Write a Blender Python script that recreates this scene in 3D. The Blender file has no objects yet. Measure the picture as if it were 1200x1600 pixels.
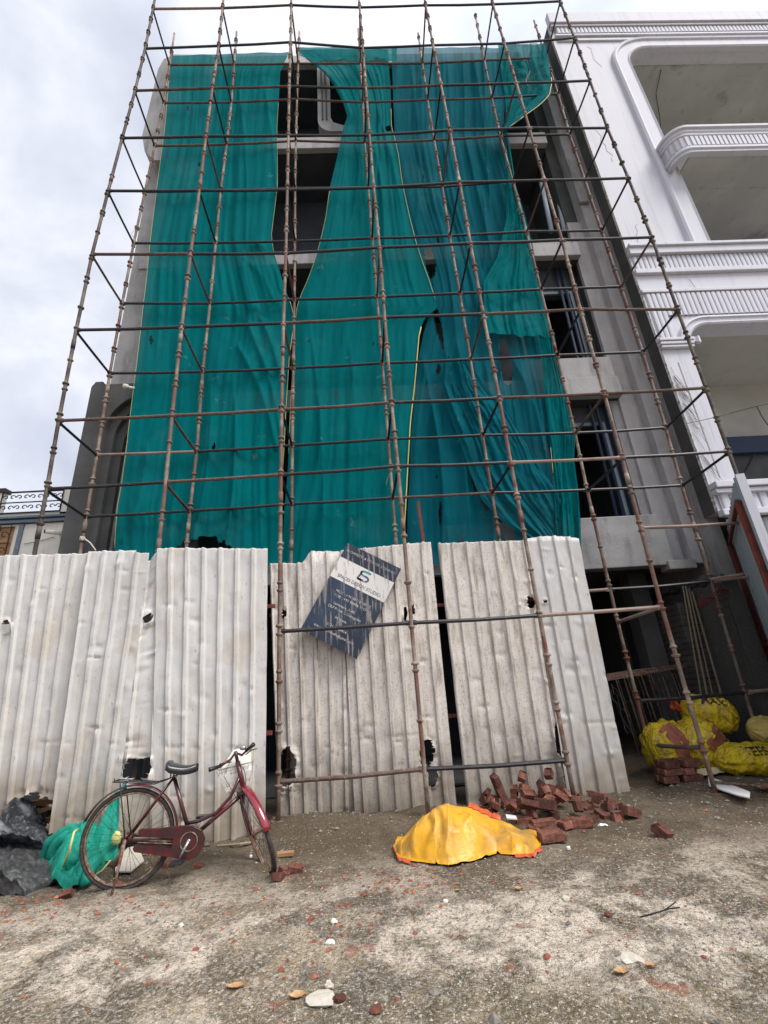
import bpy, math, random
import numpy as np
from mathutils import Vector, Matrix, noise

# ---------------------------------------------------------------- camera, sky, sun, exposure
scene = bpy.context.scene
COL = scene.collection
FPX = 706.6
TILT, YAW, ROLL = [math.radians(a) for a in (20.97, -2.268, -3.817)]
CAMZ = 1.3
ct, st, cy, sy, cr, sr = math.cos(TILT), math.sin(TILT), math.cos(YAW), math.sin(YAW), math.cos(ROLL), math.sin(ROLL)
FW = Vector((-sy * ct, cy * ct, st))
_rt = Vector((cy, sy, 0)); _up = _rt.cross(FW)
RT = cr * _rt + sr * _up
UP = -sr * _rt + cr * _up
cam_d = bpy.data.cameras.new('camera')
cam_d.sensor_fit = 'HORIZONTAL'; cam_d.sensor_width = 36; cam_d.lens = 36 * FPX / 1200
cam_d.clip_start = 0.05; cam_d.clip_end = 2000
cam = bpy.data.objects.new('camera', cam_d); COL.objects.link(cam)
m = Matrix.Identity(4)
for i in range(3):
    m[i][0] = RT[i]; m[i][1] = UP[i]; m[i][2] = -FW[i]
m[2][3] = CAMZ
cam.matrix_world = m
scene.camera = cam
scene.view_settings.view_transform = 'Standard'
scene.view_settings.look = 'None'
scene.view_settings.gamma = 1
scene.view_settings.exposure = 0.6

SUN_EL, SUN_AZ = math.radians(52), math.radians(128)      # high, behind the camera and to the right
SUNDIR = Vector((math.sin(SUN_AZ) * math.cos(SUN_EL), math.cos(SUN_AZ) * math.cos(SUN_EL), math.sin(SUN_EL)))
world = bpy.data.worlds.new('World'); scene.world = world
world.use_nodes = True
nt = world.node_tree; nt.nodes.clear()
def wn(t): return nt.nodes.new(t)
tc = wn('ShaderNodeTexCoord'); bg = wn('ShaderNodeBackground'); wo = wn('ShaderNodeOutputWorld')
sky = wn('ShaderNodeTexSky'); sky.sky_type = 'NISHITA'; sky.sun_disc = False
sky.sun_elevation = SUN_EL; sky.sun_rotation = SUN_AZ
mp = wn('ShaderNodeMapping'); mp.inputs['Scale'].default_value = (1.0, 1.0, 1.5); mp.inputs['Location'].default_value = (0.35, 0.2, 0.4)
n1 = wn('ShaderNodeTexNoise'); n1.inputs['Scale'].default_value = 2.3; n1.inputs['Detail'].default_value = 7; n1.inputs['Roughness'].default_value = 0.52
n1.inputs['Distortion'].default_value = 0.5
ramp = wn('ShaderNodeValToRGB')
ramp.color_ramp.elements[0].position = 0.33; ramp.color_ramp.elements[0].color = (3.9, 4.25, 5.2, 1)
ramp.color_ramp.elements[1].position = 0.62; ramp.color_ramp.elements[1].color = (7.2, 7.3, 7.8, 1)
e = ramp.color_ramp.elements.new(0.5); e.color = (5.5, 5.75, 6.5, 1)
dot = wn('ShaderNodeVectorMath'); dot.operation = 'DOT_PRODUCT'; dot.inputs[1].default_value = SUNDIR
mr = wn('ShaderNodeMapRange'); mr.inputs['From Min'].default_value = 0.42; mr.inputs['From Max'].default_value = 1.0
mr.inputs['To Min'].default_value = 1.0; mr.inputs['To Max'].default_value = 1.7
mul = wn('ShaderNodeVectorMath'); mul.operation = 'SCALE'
mixs = wn('ShaderNodeMixRGB'); mixs.inputs['Fac'].default_value = 0.94
nt.links.new(tc.outputs['Generated'], mp.inputs['Vector']); nt.links.new(mp.outputs[0], n1.inputs['Vector'])
nt.links.new(n1.outputs['Fac'], ramp.inputs['Fac']); nt.links.new(tc.outputs['Generated'], dot.inputs[0])
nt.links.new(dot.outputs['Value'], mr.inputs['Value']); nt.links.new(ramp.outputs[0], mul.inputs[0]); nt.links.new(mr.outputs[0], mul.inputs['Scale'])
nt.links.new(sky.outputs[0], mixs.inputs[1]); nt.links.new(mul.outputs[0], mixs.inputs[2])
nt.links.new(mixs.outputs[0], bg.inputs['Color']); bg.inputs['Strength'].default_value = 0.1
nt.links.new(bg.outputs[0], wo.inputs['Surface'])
sl = bpy.data.lights.new('sun', 'SUN'); sl.energy = 2.6; sl.angle = math.radians(26); sl.color = (1, 0.96, 0.9)
so = bpy.data.objects.new('sun', sl); COL.objects.link(so)
so.rotation_euler = SUNDIR.to_track_quat('Z', 'Y').to_euler(); so.location = (0, 0, 40)

# ---------------------------------------------------------------- pixel -> point helpers (photo is 1200 x 1600)
def ray(px, py): return FW + RT * ((px - 600) / FPX) - UP * ((py - 800) / FPX)
def at(px, py, Y):
    d = ray(px, py); d = d * (Y / d.y); return Vector((d.x, d.y, d.z + CAMZ))
def onz(px, py, z):
    d = ray(px, py); d = d * ((z - CAMZ) / d.z); return Vector((d.x, d.y, z))
def pix(p):
    p = Vector(p) - Vector((0, 0, CAMZ)); d = p.dot(FW)
    return 600 + FPX * p.dot(RT) / d, 800 - FPX * p.dot(UP) / d
def lerp(a, b, t): return a + (b - a) * t
def sstep(a, b, x):
    t = min(1, max(0, (x - a) / (b - a))); return t * t * (3 - 2 * t)
def interp(xs, ys, x):
    if x <= xs[0]: return ys[0]
    for i in range(1, len(xs)):
        if x <= xs[i]:
            return lerp(ys[i - 1], ys[i], (x - xs[i - 1]) / (xs[i] - xs[i - 1]))
    return ys[-1]
def nz(x, y=0.0, z=0.0): return noise.noise(Vector((x, y, z)))
def fbm(x, y, z=0.0, o=4): return noise.fractal(Vector((x, y, z)), 0.9, 2.1, o)
def vor(x, y, z=0.0):
    return noise.voronoi(Vector((x, y, z)))[0][0]
def ridge(x, y, z=0.0):
    s = 0; a = 1
    for k in range(4):
        s += a * (1 - abs(nz(x, y, z + k * 7.1)) * 2.2); a *= 0.5; x *= 2.05; y *= 2.05
    return s / 1.9 - 0.5

# ---------------------------------------------------------------- materials
def pmat(name, base, layers=(), rough=0.8, metal=0.0, bump=(), spec=0.3, transl=0.0, transp=0.0, coat=0.0, rnd=0.0, brick=None):
    m = bpy.data.materials.new(name); m.use_nodes = True
    t = m.node_tree; t.nodes.clear(); N = t.nodes.new; L = t.links.new
    out = N('ShaderNodeOutputMaterial'); p = N('ShaderNodeBsdfPrincipled')
    tc = N('ShaderNodeTexCoord'); co = tc.outputs['Object']
    rgb = N('ShaderNodeRGB'); rgb.outputs[0].default_value = (*base, 1); cur = rgb.outputs[0]
    if brick:
        b = N('ShaderNodeTexBrick'); mpn = N('ShaderNodeMapping')
        mpn.inputs['Rotation'].default_value = brick.get('rot', (math.pi / 2, 0, 0)); L(co, mpn.inputs[0]); L(mpn.outputs[0], b.inputs[0])
        b.inputs['Color1'].default_value = (*base, 1); b.inputs['Color2'].default_value = (*brick['c2'], 1)
        b.inputs['Mortar'].default_value = (*brick['mortar'], 1); b.inputs['Scale'].default_value = 1
        b.inputs['Brick Width'].default_value = 0.23; b.inputs['Row Height'].default_value = 0.085; b.inputs['Mortar Size'].default_value = 0.008
        cur = b.outputs[0]
    for k, ly in enumerate(layers):
        mpn = N('ShaderNodeMapping'); mpn.inputs['Scale'].default_value = ly.get('st', (1, 1, 1))
        mpn.inputs['Location'].default_value = (k * 3.7, k * 1.3, k * 2.1) if ly.get('kind') != 'z' else (0, 0, 0)
        L(co, mpn.inputs[0])
        if ly.get('kind') == 'vor':
            n = N('ShaderNodeTexVoronoi'); n.inputs['Scale'].default_value = ly['s']; L(mpn.outputs[0], n.inputs['Vector']); v = n.outputs['Distance']
        elif ly.get('kind') == 'z':
            n = N('ShaderNodeSeparateXYZ'); L(co, n.inputs[0]); v = n.outputs[ly.get('ax', 2)]
            n2 = N('ShaderNodeTexNoise'); n2.inputs['Scale'].default_value = ly.get('s', 3); n2.inputs['Detail'].default_value = 5; L(co, n2.inputs['Vector'])
            ma = N('ShaderNodeMath'); ma.operation = 'MULTIPLY_ADD'; L(n2.outputs['Fac'], ma.inputs[0]); ma.inputs[1].default_value = ly.get('wob', 0.5); L(v, ma.inputs[2]); v = ma.outputs[0]
        else:
            n = N('ShaderNodeTexNoise'); n.inputs['Scale'].default_value = ly['s']; n.inputs['Detail'].default_value = ly.get('d', 6)
            n.inputs['Roughness'].default_value = ly.get('r', 0.6); n.inputs['Distortion'].default_value = ly.get('dist', 0.2)
            L(mpn.outputs[0], n.inputs['Vector']); v = n.outputs['Fac']
        r = N('ShaderNodeMapRange'); L(v, r.inputs['Value']); r.inputs['From Min'].default_value = ly['lo']; r.inputs['From Max'].default_value = ly['hi']
        r.inputs['To Max'].default_value = ly.get('amt', 1.0)
        x = N('ShaderNodeMixRGB'); x.blend_type = ly.get('bl', 'MIX'); L(r.outputs[0], x.inputs['Fac']); L(cur, x.inputs[1]); x.inputs[2].default_value = (*ly['c'], 1); cur = x.outputs[0]
    if rnd:
        oi = N('ShaderNodeObjectInfo'); r = N('ShaderNodeMapRange'); L(oi.outputs['Random'], r.inputs['Value']); r.inputs['To Min'].default_value = 1 - rnd; r.inputs['To Max'].default_value = 1 + rnd
        x = N('ShaderNodeVectorMath'); x.operation = 'SCALE'; L(cur, x.inputs[0]); L(r.outputs[0], x.inputs['Scale']); cur = x.outputs[0]
    L(cur, p.inputs['Base Color'])
    p.inputs['Roughness'].default_value = rough; p.inputs['Metallic'].default_value = metal
    p.inputs['Specular IOR Level'].default_value = spec; p.inputs['Coat Weight'].default_value = coat
    nrm = None
    for (s, strn, dist, *stc) in bump:
        n = N('ShaderNodeTexNoise'); n.inputs['Scale'].default_value = s; n.inputs['Detail'].default_value = 6
        if stc:
            mpn = N('ShaderNodeMapping'); mpn.inputs['Scale'].default_value = stc[0]; L(co, mpn.inputs[0]); L(mpn.outputs[0], n.inputs['Vector'])
        else: L(co, n.inputs['Vector'])
        b = N('ShaderNodeBump'); b.inputs['Strength'].default_value = strn; b.inputs['Distance'].default_value = dist
        L(n.outputs['Fac'], b.inputs['Height'])
        if nrm: L(nrm, b.inputs['Normal'])
        nrm = b.outputs[0]
    if nrm: L(nrm, p.inputs['Normal'])
    sh = p.outputs[0]
    if transl:
        d = N('ShaderNodeBsdfTranslucent'); L(cur, d.inputs['Color'])
        if nrm: L(nrm, d.inputs['Normal'])
        x = N('ShaderNodeMixShader'); x.inputs[0].default_value = transl; L(sh, x.inputs[1]); L(d.outputs[0], x.inputs[2]); sh = x.outputs[0]
    if transp:
        d = N('ShaderNodeBsdfTransparent'); x = N('ShaderNodeMixShader'); x.inputs[0].default_value = transp
        L(sh, x.inputs[1]); L(d.outputs[0], x.inputs[2]); sh = x.outputs[0]
    L(sh, out.inputs['Surface'])
    return m

V = (1, 1, 1)
M = {}
M['post'] = pmat('weathered_pipe', (0.15, 0.105, 0.085), [
    dict(s=2.2, lo=.45, hi=.6, c=(0.3, 0.24, 0.19)), dict(s=3.1, lo=.5, hi=.6, c=(0.16, 0.07, 0.05)),
    dict(s=40, lo=.52, hi=.7, c=(0.07, 0.045, 0.035), amt=.8), dict(s=2.7, lo=.66, hi=.72, c=(0.3, 0.05, 0.04), amt=.4), dict(s=90, lo=.6, hi=.7, c=(0.45, 0.4, 0.34), amt=.6)],
    rough=.75, bump=[(120, .4, .004)])
M['postdark'] = pmat('dark_weathered_pipe', (0.06, 0.04, 0.034), [
    dict(s=2.2, lo=.45, hi=.6, c=(0.16, 0.13, 0.1)), dict(s=40, lo=.55, hi=.7, c=(0.03, 0.02, 0.02), amt=.8), dict(s=80, lo=.6, hi=.7, c=(0.35, 0.3, 0.25), amt=.5)], rough=.7, bump=[(120, .4, .004)])
M['bar'] = pmat('black_painted_pipe', (0.016, 0.014, 0.018), [
    dict(s=5, lo=.6, hi=.7, c=(0.08, 0.045, 0.038), amt=.6), dict(s=60, lo=.6, hi=.7, c=(0.3, 0.26, 0.23), amt=.6)], rough=.5, spec=.5, bump=[(90, .25, .003)])
M['barrust'] = pmat('rusty_pipe', (0.12, 0.083, 0.068), [
    dict(s=5, lo=.45, hi=.62, c=(0.09, 0.05, 0.04)), dict(s=60, lo=.56, hi=.7, c=(0.36, 0.3, 0.27), amt=.7)], rough=.8, bump=[(90, .3, .003)])
M['bargrey'] = pmat('pale_worn_pipe', (0.3, 0.23, 0.2), [
    dict(s=5, lo=.45, hi=.62, c=(0.25, 0.16, 0.13)), dict(s=60, lo=.6, hi=.7, c=(0.07, 0.05, 0.05), amt=.7)], rough=.8, bump=[(90, .3, .003)])
GRIME = [dict(s=6, st=(3, 3, .35), lo=.55, hi=.75, c=(0.36, 0.32, 0.26), amt=.55), dict(s=1.4, lo=.45, hi=.7, c=(0.5, 0.45, 0.38), amt=.6),
         dict(s=70, st=(1, 1, .3), lo=.64, hi=.7, c=(0.1, 0.08, 0.06), amt=.7), dict(s=22, st=(1, 1, .35), lo=.66, hi=.72, c=(0.22, 0.17, 0.12), amt=.7)]
M['sheet'] = pmat('cream_painted_sheet', (0.53, 0.515, 0.5), GRIME + [dict(kind='z', s=4, lo=1.3, hi=.55, wob=.9, c=(0.24, 0.19, 0.13), amt=.85), dict(s=2.2, lo=.56, hi=.64, c=(0.42, 0.36, 0.28), amt=.4), dict(s=3, st=(6, 6, .25), lo=.64, hi=.7, c=(0.26, 0.13, 0.07), amt=.45)], rough=.5, spec=.4, bump=[(9, .25, .02), (60, .15, .004)], rnd=.06)
M['sheetdirty'] = pmat('dirty_painted_sheet', (0.58, 0.54, 0.5), GRIME + [
    dict(s=5, st=(2.5, 2.5, .5), lo=.5, hi=.72, c=(0.24, 0.2, 0.15), amt=.8), dict(s=45, lo=.57, hi=.64, c=(0.2, 0.15, 0.11), amt=.6),
    dict(kind='z', s=3, lo=1.75, hi=.6, wob=1.3, c=(0.13, 0.1, 0.065), amt=.85), dict(s=3, st=(6, 6, .2), lo=.62, hi=.68, c=(0.28, 0.14, 0.07), amt=.5)], rough=.6, spec=.35, bump=[(9, .3, .02), (50, .25, .005)])
def netm(name, c, tr=.1):
    return pmat(name, c, [dict(s=1.0, st=(7, 7, .25), lo=.4, hi=.75, c=tuple(x * .68 for x in c), amt=.6), dict(s=1.3, st=(14, 14, .35), lo=.5, hi=.8, c=(c[0] * 2 + .05, c[1] * 1.35, c[2] * 1.45), amt=.15),
        dict(s=.7, lo=.56, hi=.72, c=(0.1, 0.3, 0.3), amt=.3), dict(s=3.5, lo=.66, hi=.74, c=(0.3, 0.42, 0.4), amt=.35), dict(s=160, st=(1, 1, .4), lo=.5, hi=.66, c=(0.0, 0.1, 0.1), amt=.5)],
        rough=.85, spec=.04, transl=.3, transp=tr, bump=[(1, .22, .02, (22, 22, .6)), (300, .3, .002)])
M['net'] = netm('green_shade_net', (0.0, 0.2, 0.215), .1)
M['netblue'] = netm('blue_green_shade_net', (0.004, 0.16, 0.21), .17)
M['netheap'] = pmat('green_net_heap', (0.004, 0.2, 0.14), [dict(s=25, st=(1, 1, 1), lo=.45, hi=.7, c=(0.01, 0.33, 0.25), amt=.7)], rough=.7, bump=[(200, .6, .004)])
M['yellowcord'] = pmat('yellow_cord', (0.55, 0.52, 0.2), rough=.6)
M['concrete'] = pmat('grey_cement_plaster', (0.25, 0.245, 0.24), [dict(s=1.6, lo=.4, hi=.7, c=(0.34, 0.33, 0.33)), dict(s=2.5, st=(2, 2, .4), lo=.52, hi=.72, c=(0.13, 0.13, 0.13), amt=.8),
    dict(s=20, lo=.62, hi=.7, c=(0.42, 0.41, 0.4), amt=.6)], rough=.9, bump=[(30, .4, .01), (4, .3, .03)])
M['concpale'] = pmat('pale_cement_render', (0.36, 0.345, 0.345), [dict(s=1.6, lo=.4, hi=.7, c=(0.44, 0.42, 0.42)), dict(s=2.5, st=(2, 2, .3), lo=.55, hi=.7, c=(0.2, 0.2, 0.2), amt=.7), dict(s=14, lo=.64, hi=.7, c=(0.5, 0.48, 0.47), amt=.6)], rough=.9, bump=[(30, .4, .01), (4, .3, .03)])
M['concdark'] = pmat('shade_dark_cement', (0.055, 0.057, 0.055), [dict(s=1.6, lo=.4, hi=.7, c=(0.09, 0.09, 0.09)), dict(s=3, st=(3, 3, .3), lo=.55, hi=.7, c=(0.06, 0.06, 0.065), amt=.8)], rough=.9, bump=[(30, .4, .01)])  # cement darkened so deep places read black; shade is in the colour
M['interior'] = pmat('shade_dark_interior', (0.045, 0.05, 0.06), [dict(s=1.6, lo=.4, hi=.7, c=(0.07, 0.075, 0.085))], rough=.9, bump=[(20, .3, .01)])  # room surfaces coloured dark to stand in for the shade inside
M['crack'] = pmat('dark_crack', (0.12, 0.12, 0.12))
M['white'] = pmat('white_painted_render', (0.53, 0.53, 0.58), [dict(s=.8, lo=.45, hi=.65, c=(0.52, 0.52, 0.57), amt=.7), dict(s=2.2, st=(3, 3, .18), lo=.52, hi=.7, c=(0.4, 0.4, 0.42), amt=.5), dict(s=3, st=(6, 6, .12), lo=.6, hi=.7, c=(0.3, 0.3, 0.3), amt=.4),
    dict(s=12, lo=.67, hi=.72, c=(0.45, 0.45, 0.42), amt=.3)], rough=.7, bump=[(18, .12, .006), (2, .15, .02)])
M['whitedirty'] = pmat('stained_white_render', (0.72, 0.71, 0.68), [dict(s=3, st=(5, 5, .3), lo=.45, hi=.6, c=(0.3, 0.33, 0.22), amt=.85), dict(s=14, lo=.5, hi=.6, c=(0.2, 0.2, 0.17), amt=.8)], rough=.85, bump=[(40, .5, .01)])
M['soffit'] = pmat('grey_green_soffit', (0.4, 0.41, 0.4), [dict(s=1.1, lo=.4, hi=.7, c=(0.5, 0.5, 0.48)), dict(s=.9, lo=.58, hi=.7, c=(0.12, 0.15, 0.18), amt=.7), dict(s=5, lo=.6, hi=.72, c=(0.2, 0.21, 0.2), amt=.5)], rough=.9, bump=[(14, .2, .01)])
M['soffitwarm'] = pmat('beige_soffit', (0.42, 0.41, 0.37), [dict(s=1.1, lo=.4, hi=.7, c=(0.33, 0.33, 0.31)), dict(s=5, lo=.6, hi=.72, c=(0.25, 0.25, 0.24), amt=.5)], rough=.9)
M['navy'] = pmat('dark_blue_paint', (0.02, 0.03, 0.06), rough=.6)
M['black'] = pmat('black_plastic', (0.015, 0.016, 0.02), rough=.35, spec=.5, coat=.2)
M['rubber'] = pmat('dusty_tyre_rubber', (0.035, 0.032, 0.03), [dict(s=30, lo=.5, hi=.7, c=(0.12, 0.1, 0.08), amt=.6)], rough=.85)
M['maroon'] = pmat('maroon_bike_paint', (0.085, 0.006, 0.01), [dict(s=8, lo=.43, hi=.55, c=(0.028, 0.012, 0.014), amt=.85), dict(s=60, lo=.66, hi=.72, c=(0.3, 0.2, 0.18), amt=.6)], rough=.3, spec=.5, coat=.3)
M['redgloss'] = pmat('glossy_red_paint', (0.2, 0.005, 0.014), [dict(s=20, lo=.6, hi=.7, c=(0.1, 0.01, 0.015), amt=.6)], rough=.2, spec=.7, coat=.8)
M['rustmetal'] = pmat('rusty_steel', (0.15, 0.07, 0.04), [dict(s=25, lo=.45, hi=.6, c=(0.3, 0.26, 0.22), amt=.7), dict(s=60, lo=.5, hi=.65, c=(0.06, 0.035, 0.025), amt=.7)], rough=.7, metal=.2)
M['chrome'] = pmat('dull_chrome', (0.45, 0.45, 0.45), [dict(s=30, lo=.5, hi=.65, c=(0.16, 0.1, 0.07), amt=.7)], rough=.35, metal=.8)
M['basket'] = pmat('pale_wire', (0.3, 0.27, 0.2), rough=.5)
M['whiteplastic'] = pmat('white_plastic', (0.84, 0.81, 0.75), [dict(s=8, lo=.5, hi=.7, c=(0.55, 0.5, 0.42), amt=.6)], rough=.5, transl=.2, bump=[(20, .4, .01)])
M['brick'] = pmat('red_brick', (0.17, 0.062, 0.042), [dict(s=14, lo=.42, hi=.6, c=(0.085, 0.035, 0.025), amt=.85), dict(s=8, lo=.52, hi=.66, c=(0.27, 0.17, 0.12), amt=.7), dict(s=90, lo=.6, hi=.7, c=(0.5, 0.4, 0.33), amt=.5)],
    rough=.95, bump=[(60, .7, .006), (14, .4, .01)], rnd=.5)
M['yellowtarp'] = pmat('yellow_tarpaulin', (0.62, 0.31, 0.01), [dict(s=3.5, lo=.48, hi=.66, c=(0.3, 0.17, 0.05), amt=.85, d=8), dict(s=9, lo=.56, hi=.64, c=(0.45, 0.22, 0.03), amt=.7), dict(s=2.2, lo=.52, hi=.7, c=(0.8, 0.42, 0.09), amt=.8), dict(s=14, lo=.6, hi=.68, c=(0.25, 0.15, 0.06), amt=.6)],
    rough=.42, spec=.4, bump=[(14, .35, .02), (160, .2, .002)])
M['redhem'] = pmat('orange_red_tarp_lining', (0.5, 0.09, 0.035), [dict(s=8, lo=.5, hi=.7, c=(0.75, 0.2, 0.12), amt=.7)], rough=.5)
M['blacktarp'] = pmat('dusty_black_sheet', (0.02, 0.022, 0.025), [dict(s=6, lo=.5, hi=.66, c=(0.16, 0.17, 0.19), amt=.8), dict(s=30, lo=.58, hi=.7, c=(0.33, 0.33, 0.33), amt=.5)], rough=.45, spec=.5, bump=[(25, .6, .015), (120, .3, .003)])
M['greytarp'] = pmat('dark_grey_sheet', (0.03, 0.031, 0.032), [dict(s=7, lo=.5, hi=.66, c=(0.13, 0.13, 0.13), amt=.7)], rough=.5, spec=.5, bump=[(25, .6, .015)])
M['sack'] = pmat('yellow_woven_sack', (0.72, 0.52, 0.02), [dict(s=6, st=(1, 4, 1), lo=.45, hi=.6, c=(0.33, 0.24, 0.02), amt=.8), dict(s=3.4, lo=.58, hi=.66, c=(0.6, 0.44, 0.16), amt=.7)], rough=.5, bump=[(11, 1.0, .06, (1, 3, 1)), (30, .7, .03)])
M['sacktan'] = pmat('tan_yellow_sack', (0.55, 0.43, 0.13), [dict(s=9, lo=.45, hi=.65, c=(0.4, 0.3, 0.08), amt=.8)], rough=.7, bump=[(24, .6, .02)])
M['sackred'] = pmat('brown_red_print', (0.3, 0.1, 0.06), [dict(s=9, lo=.45, hi=.65, c=(0.2, 0.06, 0.04), amt=.8)], rough=.7, bump=[(24, .5, .02)])
M['palesack'] = pmat('pale_cement_bag', (0.62, 0.52, 0.3), [dict(s=9, lo=.5, hi=.65, c=(0.5, 0.38, 0.2), amt=.8)], rough=.8, bump=[(24, .5, .02)])
M['signblue'] = pmat('navy_sign_print', (0.024, 0.032, 0.055), [dict(s=22, st=(1.3, 1.3, .12), lo=.52, hi=.6, c=(0.4, 0.34, 0.28), amt=.6), dict(s=2.5, lo=.45, hi=.7, c=(0.05, 0.08, 0.13), amt=.6), dict(s=30, st=(1, 1, .1), lo=.6, hi=.66, c=(0.02, 0.025, 0.05), amt=.8)], rough=.5)
M['signwhite'] = pmat('off_white_sign_band', (0.68, 0.65, 0.62), [dict(s=22, st=(1.3, 1.3, .12), lo=.56, hi=.63, c=(0.3, 0.22, 0.18), amt=.75)], rough=.5)
M['signteal'] = pmat('teal_logo', (0.06, 0.25, 0.27), rough=.5)
M['signdark'] = pmat('dark_logo_print', (0.07, 0.09, 0.15), [dict(s=40, st=(1.3, 1.3, .2), lo=.56, hi=.62, c=(0.6, 0.56, 0.52), amt=.8)], rough=.5)
M['signtext'] = pmat('worn_white_lettering', (0.5, 0.48, 0.46), [dict(s=40, st=(1.3, 1.3, .2), lo=.49, hi=.55, c=(0.1, 0.13, 0.2), amt=.8)], rough=.5)
M['gateblue'] = pmat('faded_blue_grey_sheet', (0.3, 0.36, 0.39), [dict(s=3, st=(4, 4, .3), lo=.5, hi=.7, c=(0.2, 0.25, 0.27), amt=.8), dict(s=18, lo=.62, hi=.7, c=(0.12, 0.1, 0.08), amt=.6)], rough=.6, bump=[(30, .2, .005)])
M['gatered'] = pmat('rusty_red_frame', (0.17, 0.04, 0.028), [dict(s=12, lo=.5, hi=.65, c=(0.07, 0.035, 0.03), amt=.8)], rough=.7, bump=[(60, .4, .004)])
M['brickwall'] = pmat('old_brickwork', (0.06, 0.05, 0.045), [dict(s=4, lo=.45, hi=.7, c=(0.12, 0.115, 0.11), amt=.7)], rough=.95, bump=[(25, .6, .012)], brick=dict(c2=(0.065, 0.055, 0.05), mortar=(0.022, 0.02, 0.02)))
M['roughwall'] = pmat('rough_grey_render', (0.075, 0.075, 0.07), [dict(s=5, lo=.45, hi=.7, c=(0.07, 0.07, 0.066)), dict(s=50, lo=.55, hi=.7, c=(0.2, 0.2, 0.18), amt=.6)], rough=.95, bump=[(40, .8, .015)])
M['cream'] = pmat('cream_house_paint', (0.62, 0.6, 0.54), [dict(s=3, st=(3, 3, .3), lo=.55, hi=.72, c=(0.42, 0.4, 0.35), amt=.7), dict(s=25, lo=.64, hi=.7, c=(0.25, 0.25, 0.2), amt=.6)], rough=.8)
M['bluegrey'] = pmat('blue_grey_trim', (0.11, 0.15, 0.19), [dict(s=6, lo=.5, hi=.7, c=(0.2, 0.22, 0.24), amt=.6)], rough=.6)
M['iron'] = pmat('black_iron', (0.025, 0.022, 0.022), rough=.5)
M['wood'] = pmat('splintered_wood', (0.36, 0.2, 0.1), [dict(s=3, st=(1, 12, 12), lo=.45, hi=.65, c=(0.18, 0.09, 0.05), amt=.8)], rough=.8)
M['leaf'] = pmat('dry_leaf', (0.4, 0.22, 0.1), [dict(s=30, lo=.45, hi=.65, c=(0.5, 0.38, 0.2), amt=.8)], rough=.7)
M['paper'] = pmat('dirty_white_paper', (0.72, 0.7, 0.68), rough=.7)
M['palestone'] = pmat('pale_stone', (0.5, 0.46, 0.39), [dict(s=20, lo=.5, hi=.7, c=(0.36, 0.32, 0.26), amt=.7)], rough=.9, bump=[(40, .5, .006)])
M['pvc'] = pmat('pale_blue_pipe', (0.4, 0.46, 0.55), rough=.5)
M['bamboo'] = pmat('pale_batten', (0.24, 0.2, 0.13), rough=.7)
M['ground'] = pmat('packed_earth_and_gravel', (0.42, 0.325, 0.215), [
    dict(s=.45, lo=.47, hi=.55, c=(0.2, 0.145, 0.085), dist=1.2, d=10, r=.66, amt=.7),
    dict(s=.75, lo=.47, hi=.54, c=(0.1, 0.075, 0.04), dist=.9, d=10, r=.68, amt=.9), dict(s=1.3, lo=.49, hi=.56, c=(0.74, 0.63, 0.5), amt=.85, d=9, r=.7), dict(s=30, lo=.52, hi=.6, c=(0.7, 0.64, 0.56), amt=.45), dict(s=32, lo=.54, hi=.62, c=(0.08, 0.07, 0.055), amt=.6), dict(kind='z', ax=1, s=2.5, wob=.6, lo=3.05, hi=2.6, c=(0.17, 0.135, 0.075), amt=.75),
    dict(s=3.3, lo=.55, hi=.66, c=(0.1, 0.08, 0.055), amt=.7, d=9), dict(s=16, lo=.5, hi=.64, c=(0.22, 0.19, 0.15), amt=.6),
    dict(s=60, lo=.53, hi=.6, c=(0.72, 0.66, 0.58), amt=.7, r=.85), dict(s=70, lo=.55, hi=.61, c=(0.05, 0.045, 0.04), amt=.85, r=.85),
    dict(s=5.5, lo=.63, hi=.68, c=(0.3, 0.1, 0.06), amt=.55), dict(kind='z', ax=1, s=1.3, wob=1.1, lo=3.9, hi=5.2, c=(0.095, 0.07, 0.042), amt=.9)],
    rough=.95, bump=[(45, 1.0, .03), (140, .9, .012), (9, .6, .05)])
M['gravelpale'] = pmat('pale_grit', (0.46, 0.38, 0.28), [dict(s=9, lo=.45, hi=.6, c=(0.3, 0.27, 0.23))], rough=.9)
M['graveldark'] = pmat('dark_grit', (0.13, 0.12, 0.11), [dict(s=9, lo=.45, hi=.6, c=(0.22, 0.2, 0.18))], rough=.9)
M['redchip'] = pmat('brick_chips', (0.22, 0.06, 0.038), [dict(s=9, lo=.45, hi=.6, c=(0.36, 0.15, 0.09))], rough=.95)
M['redcloth'] = pmat('red_cloth', (0.13, 0.025, 0.018), rough=.8)

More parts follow.
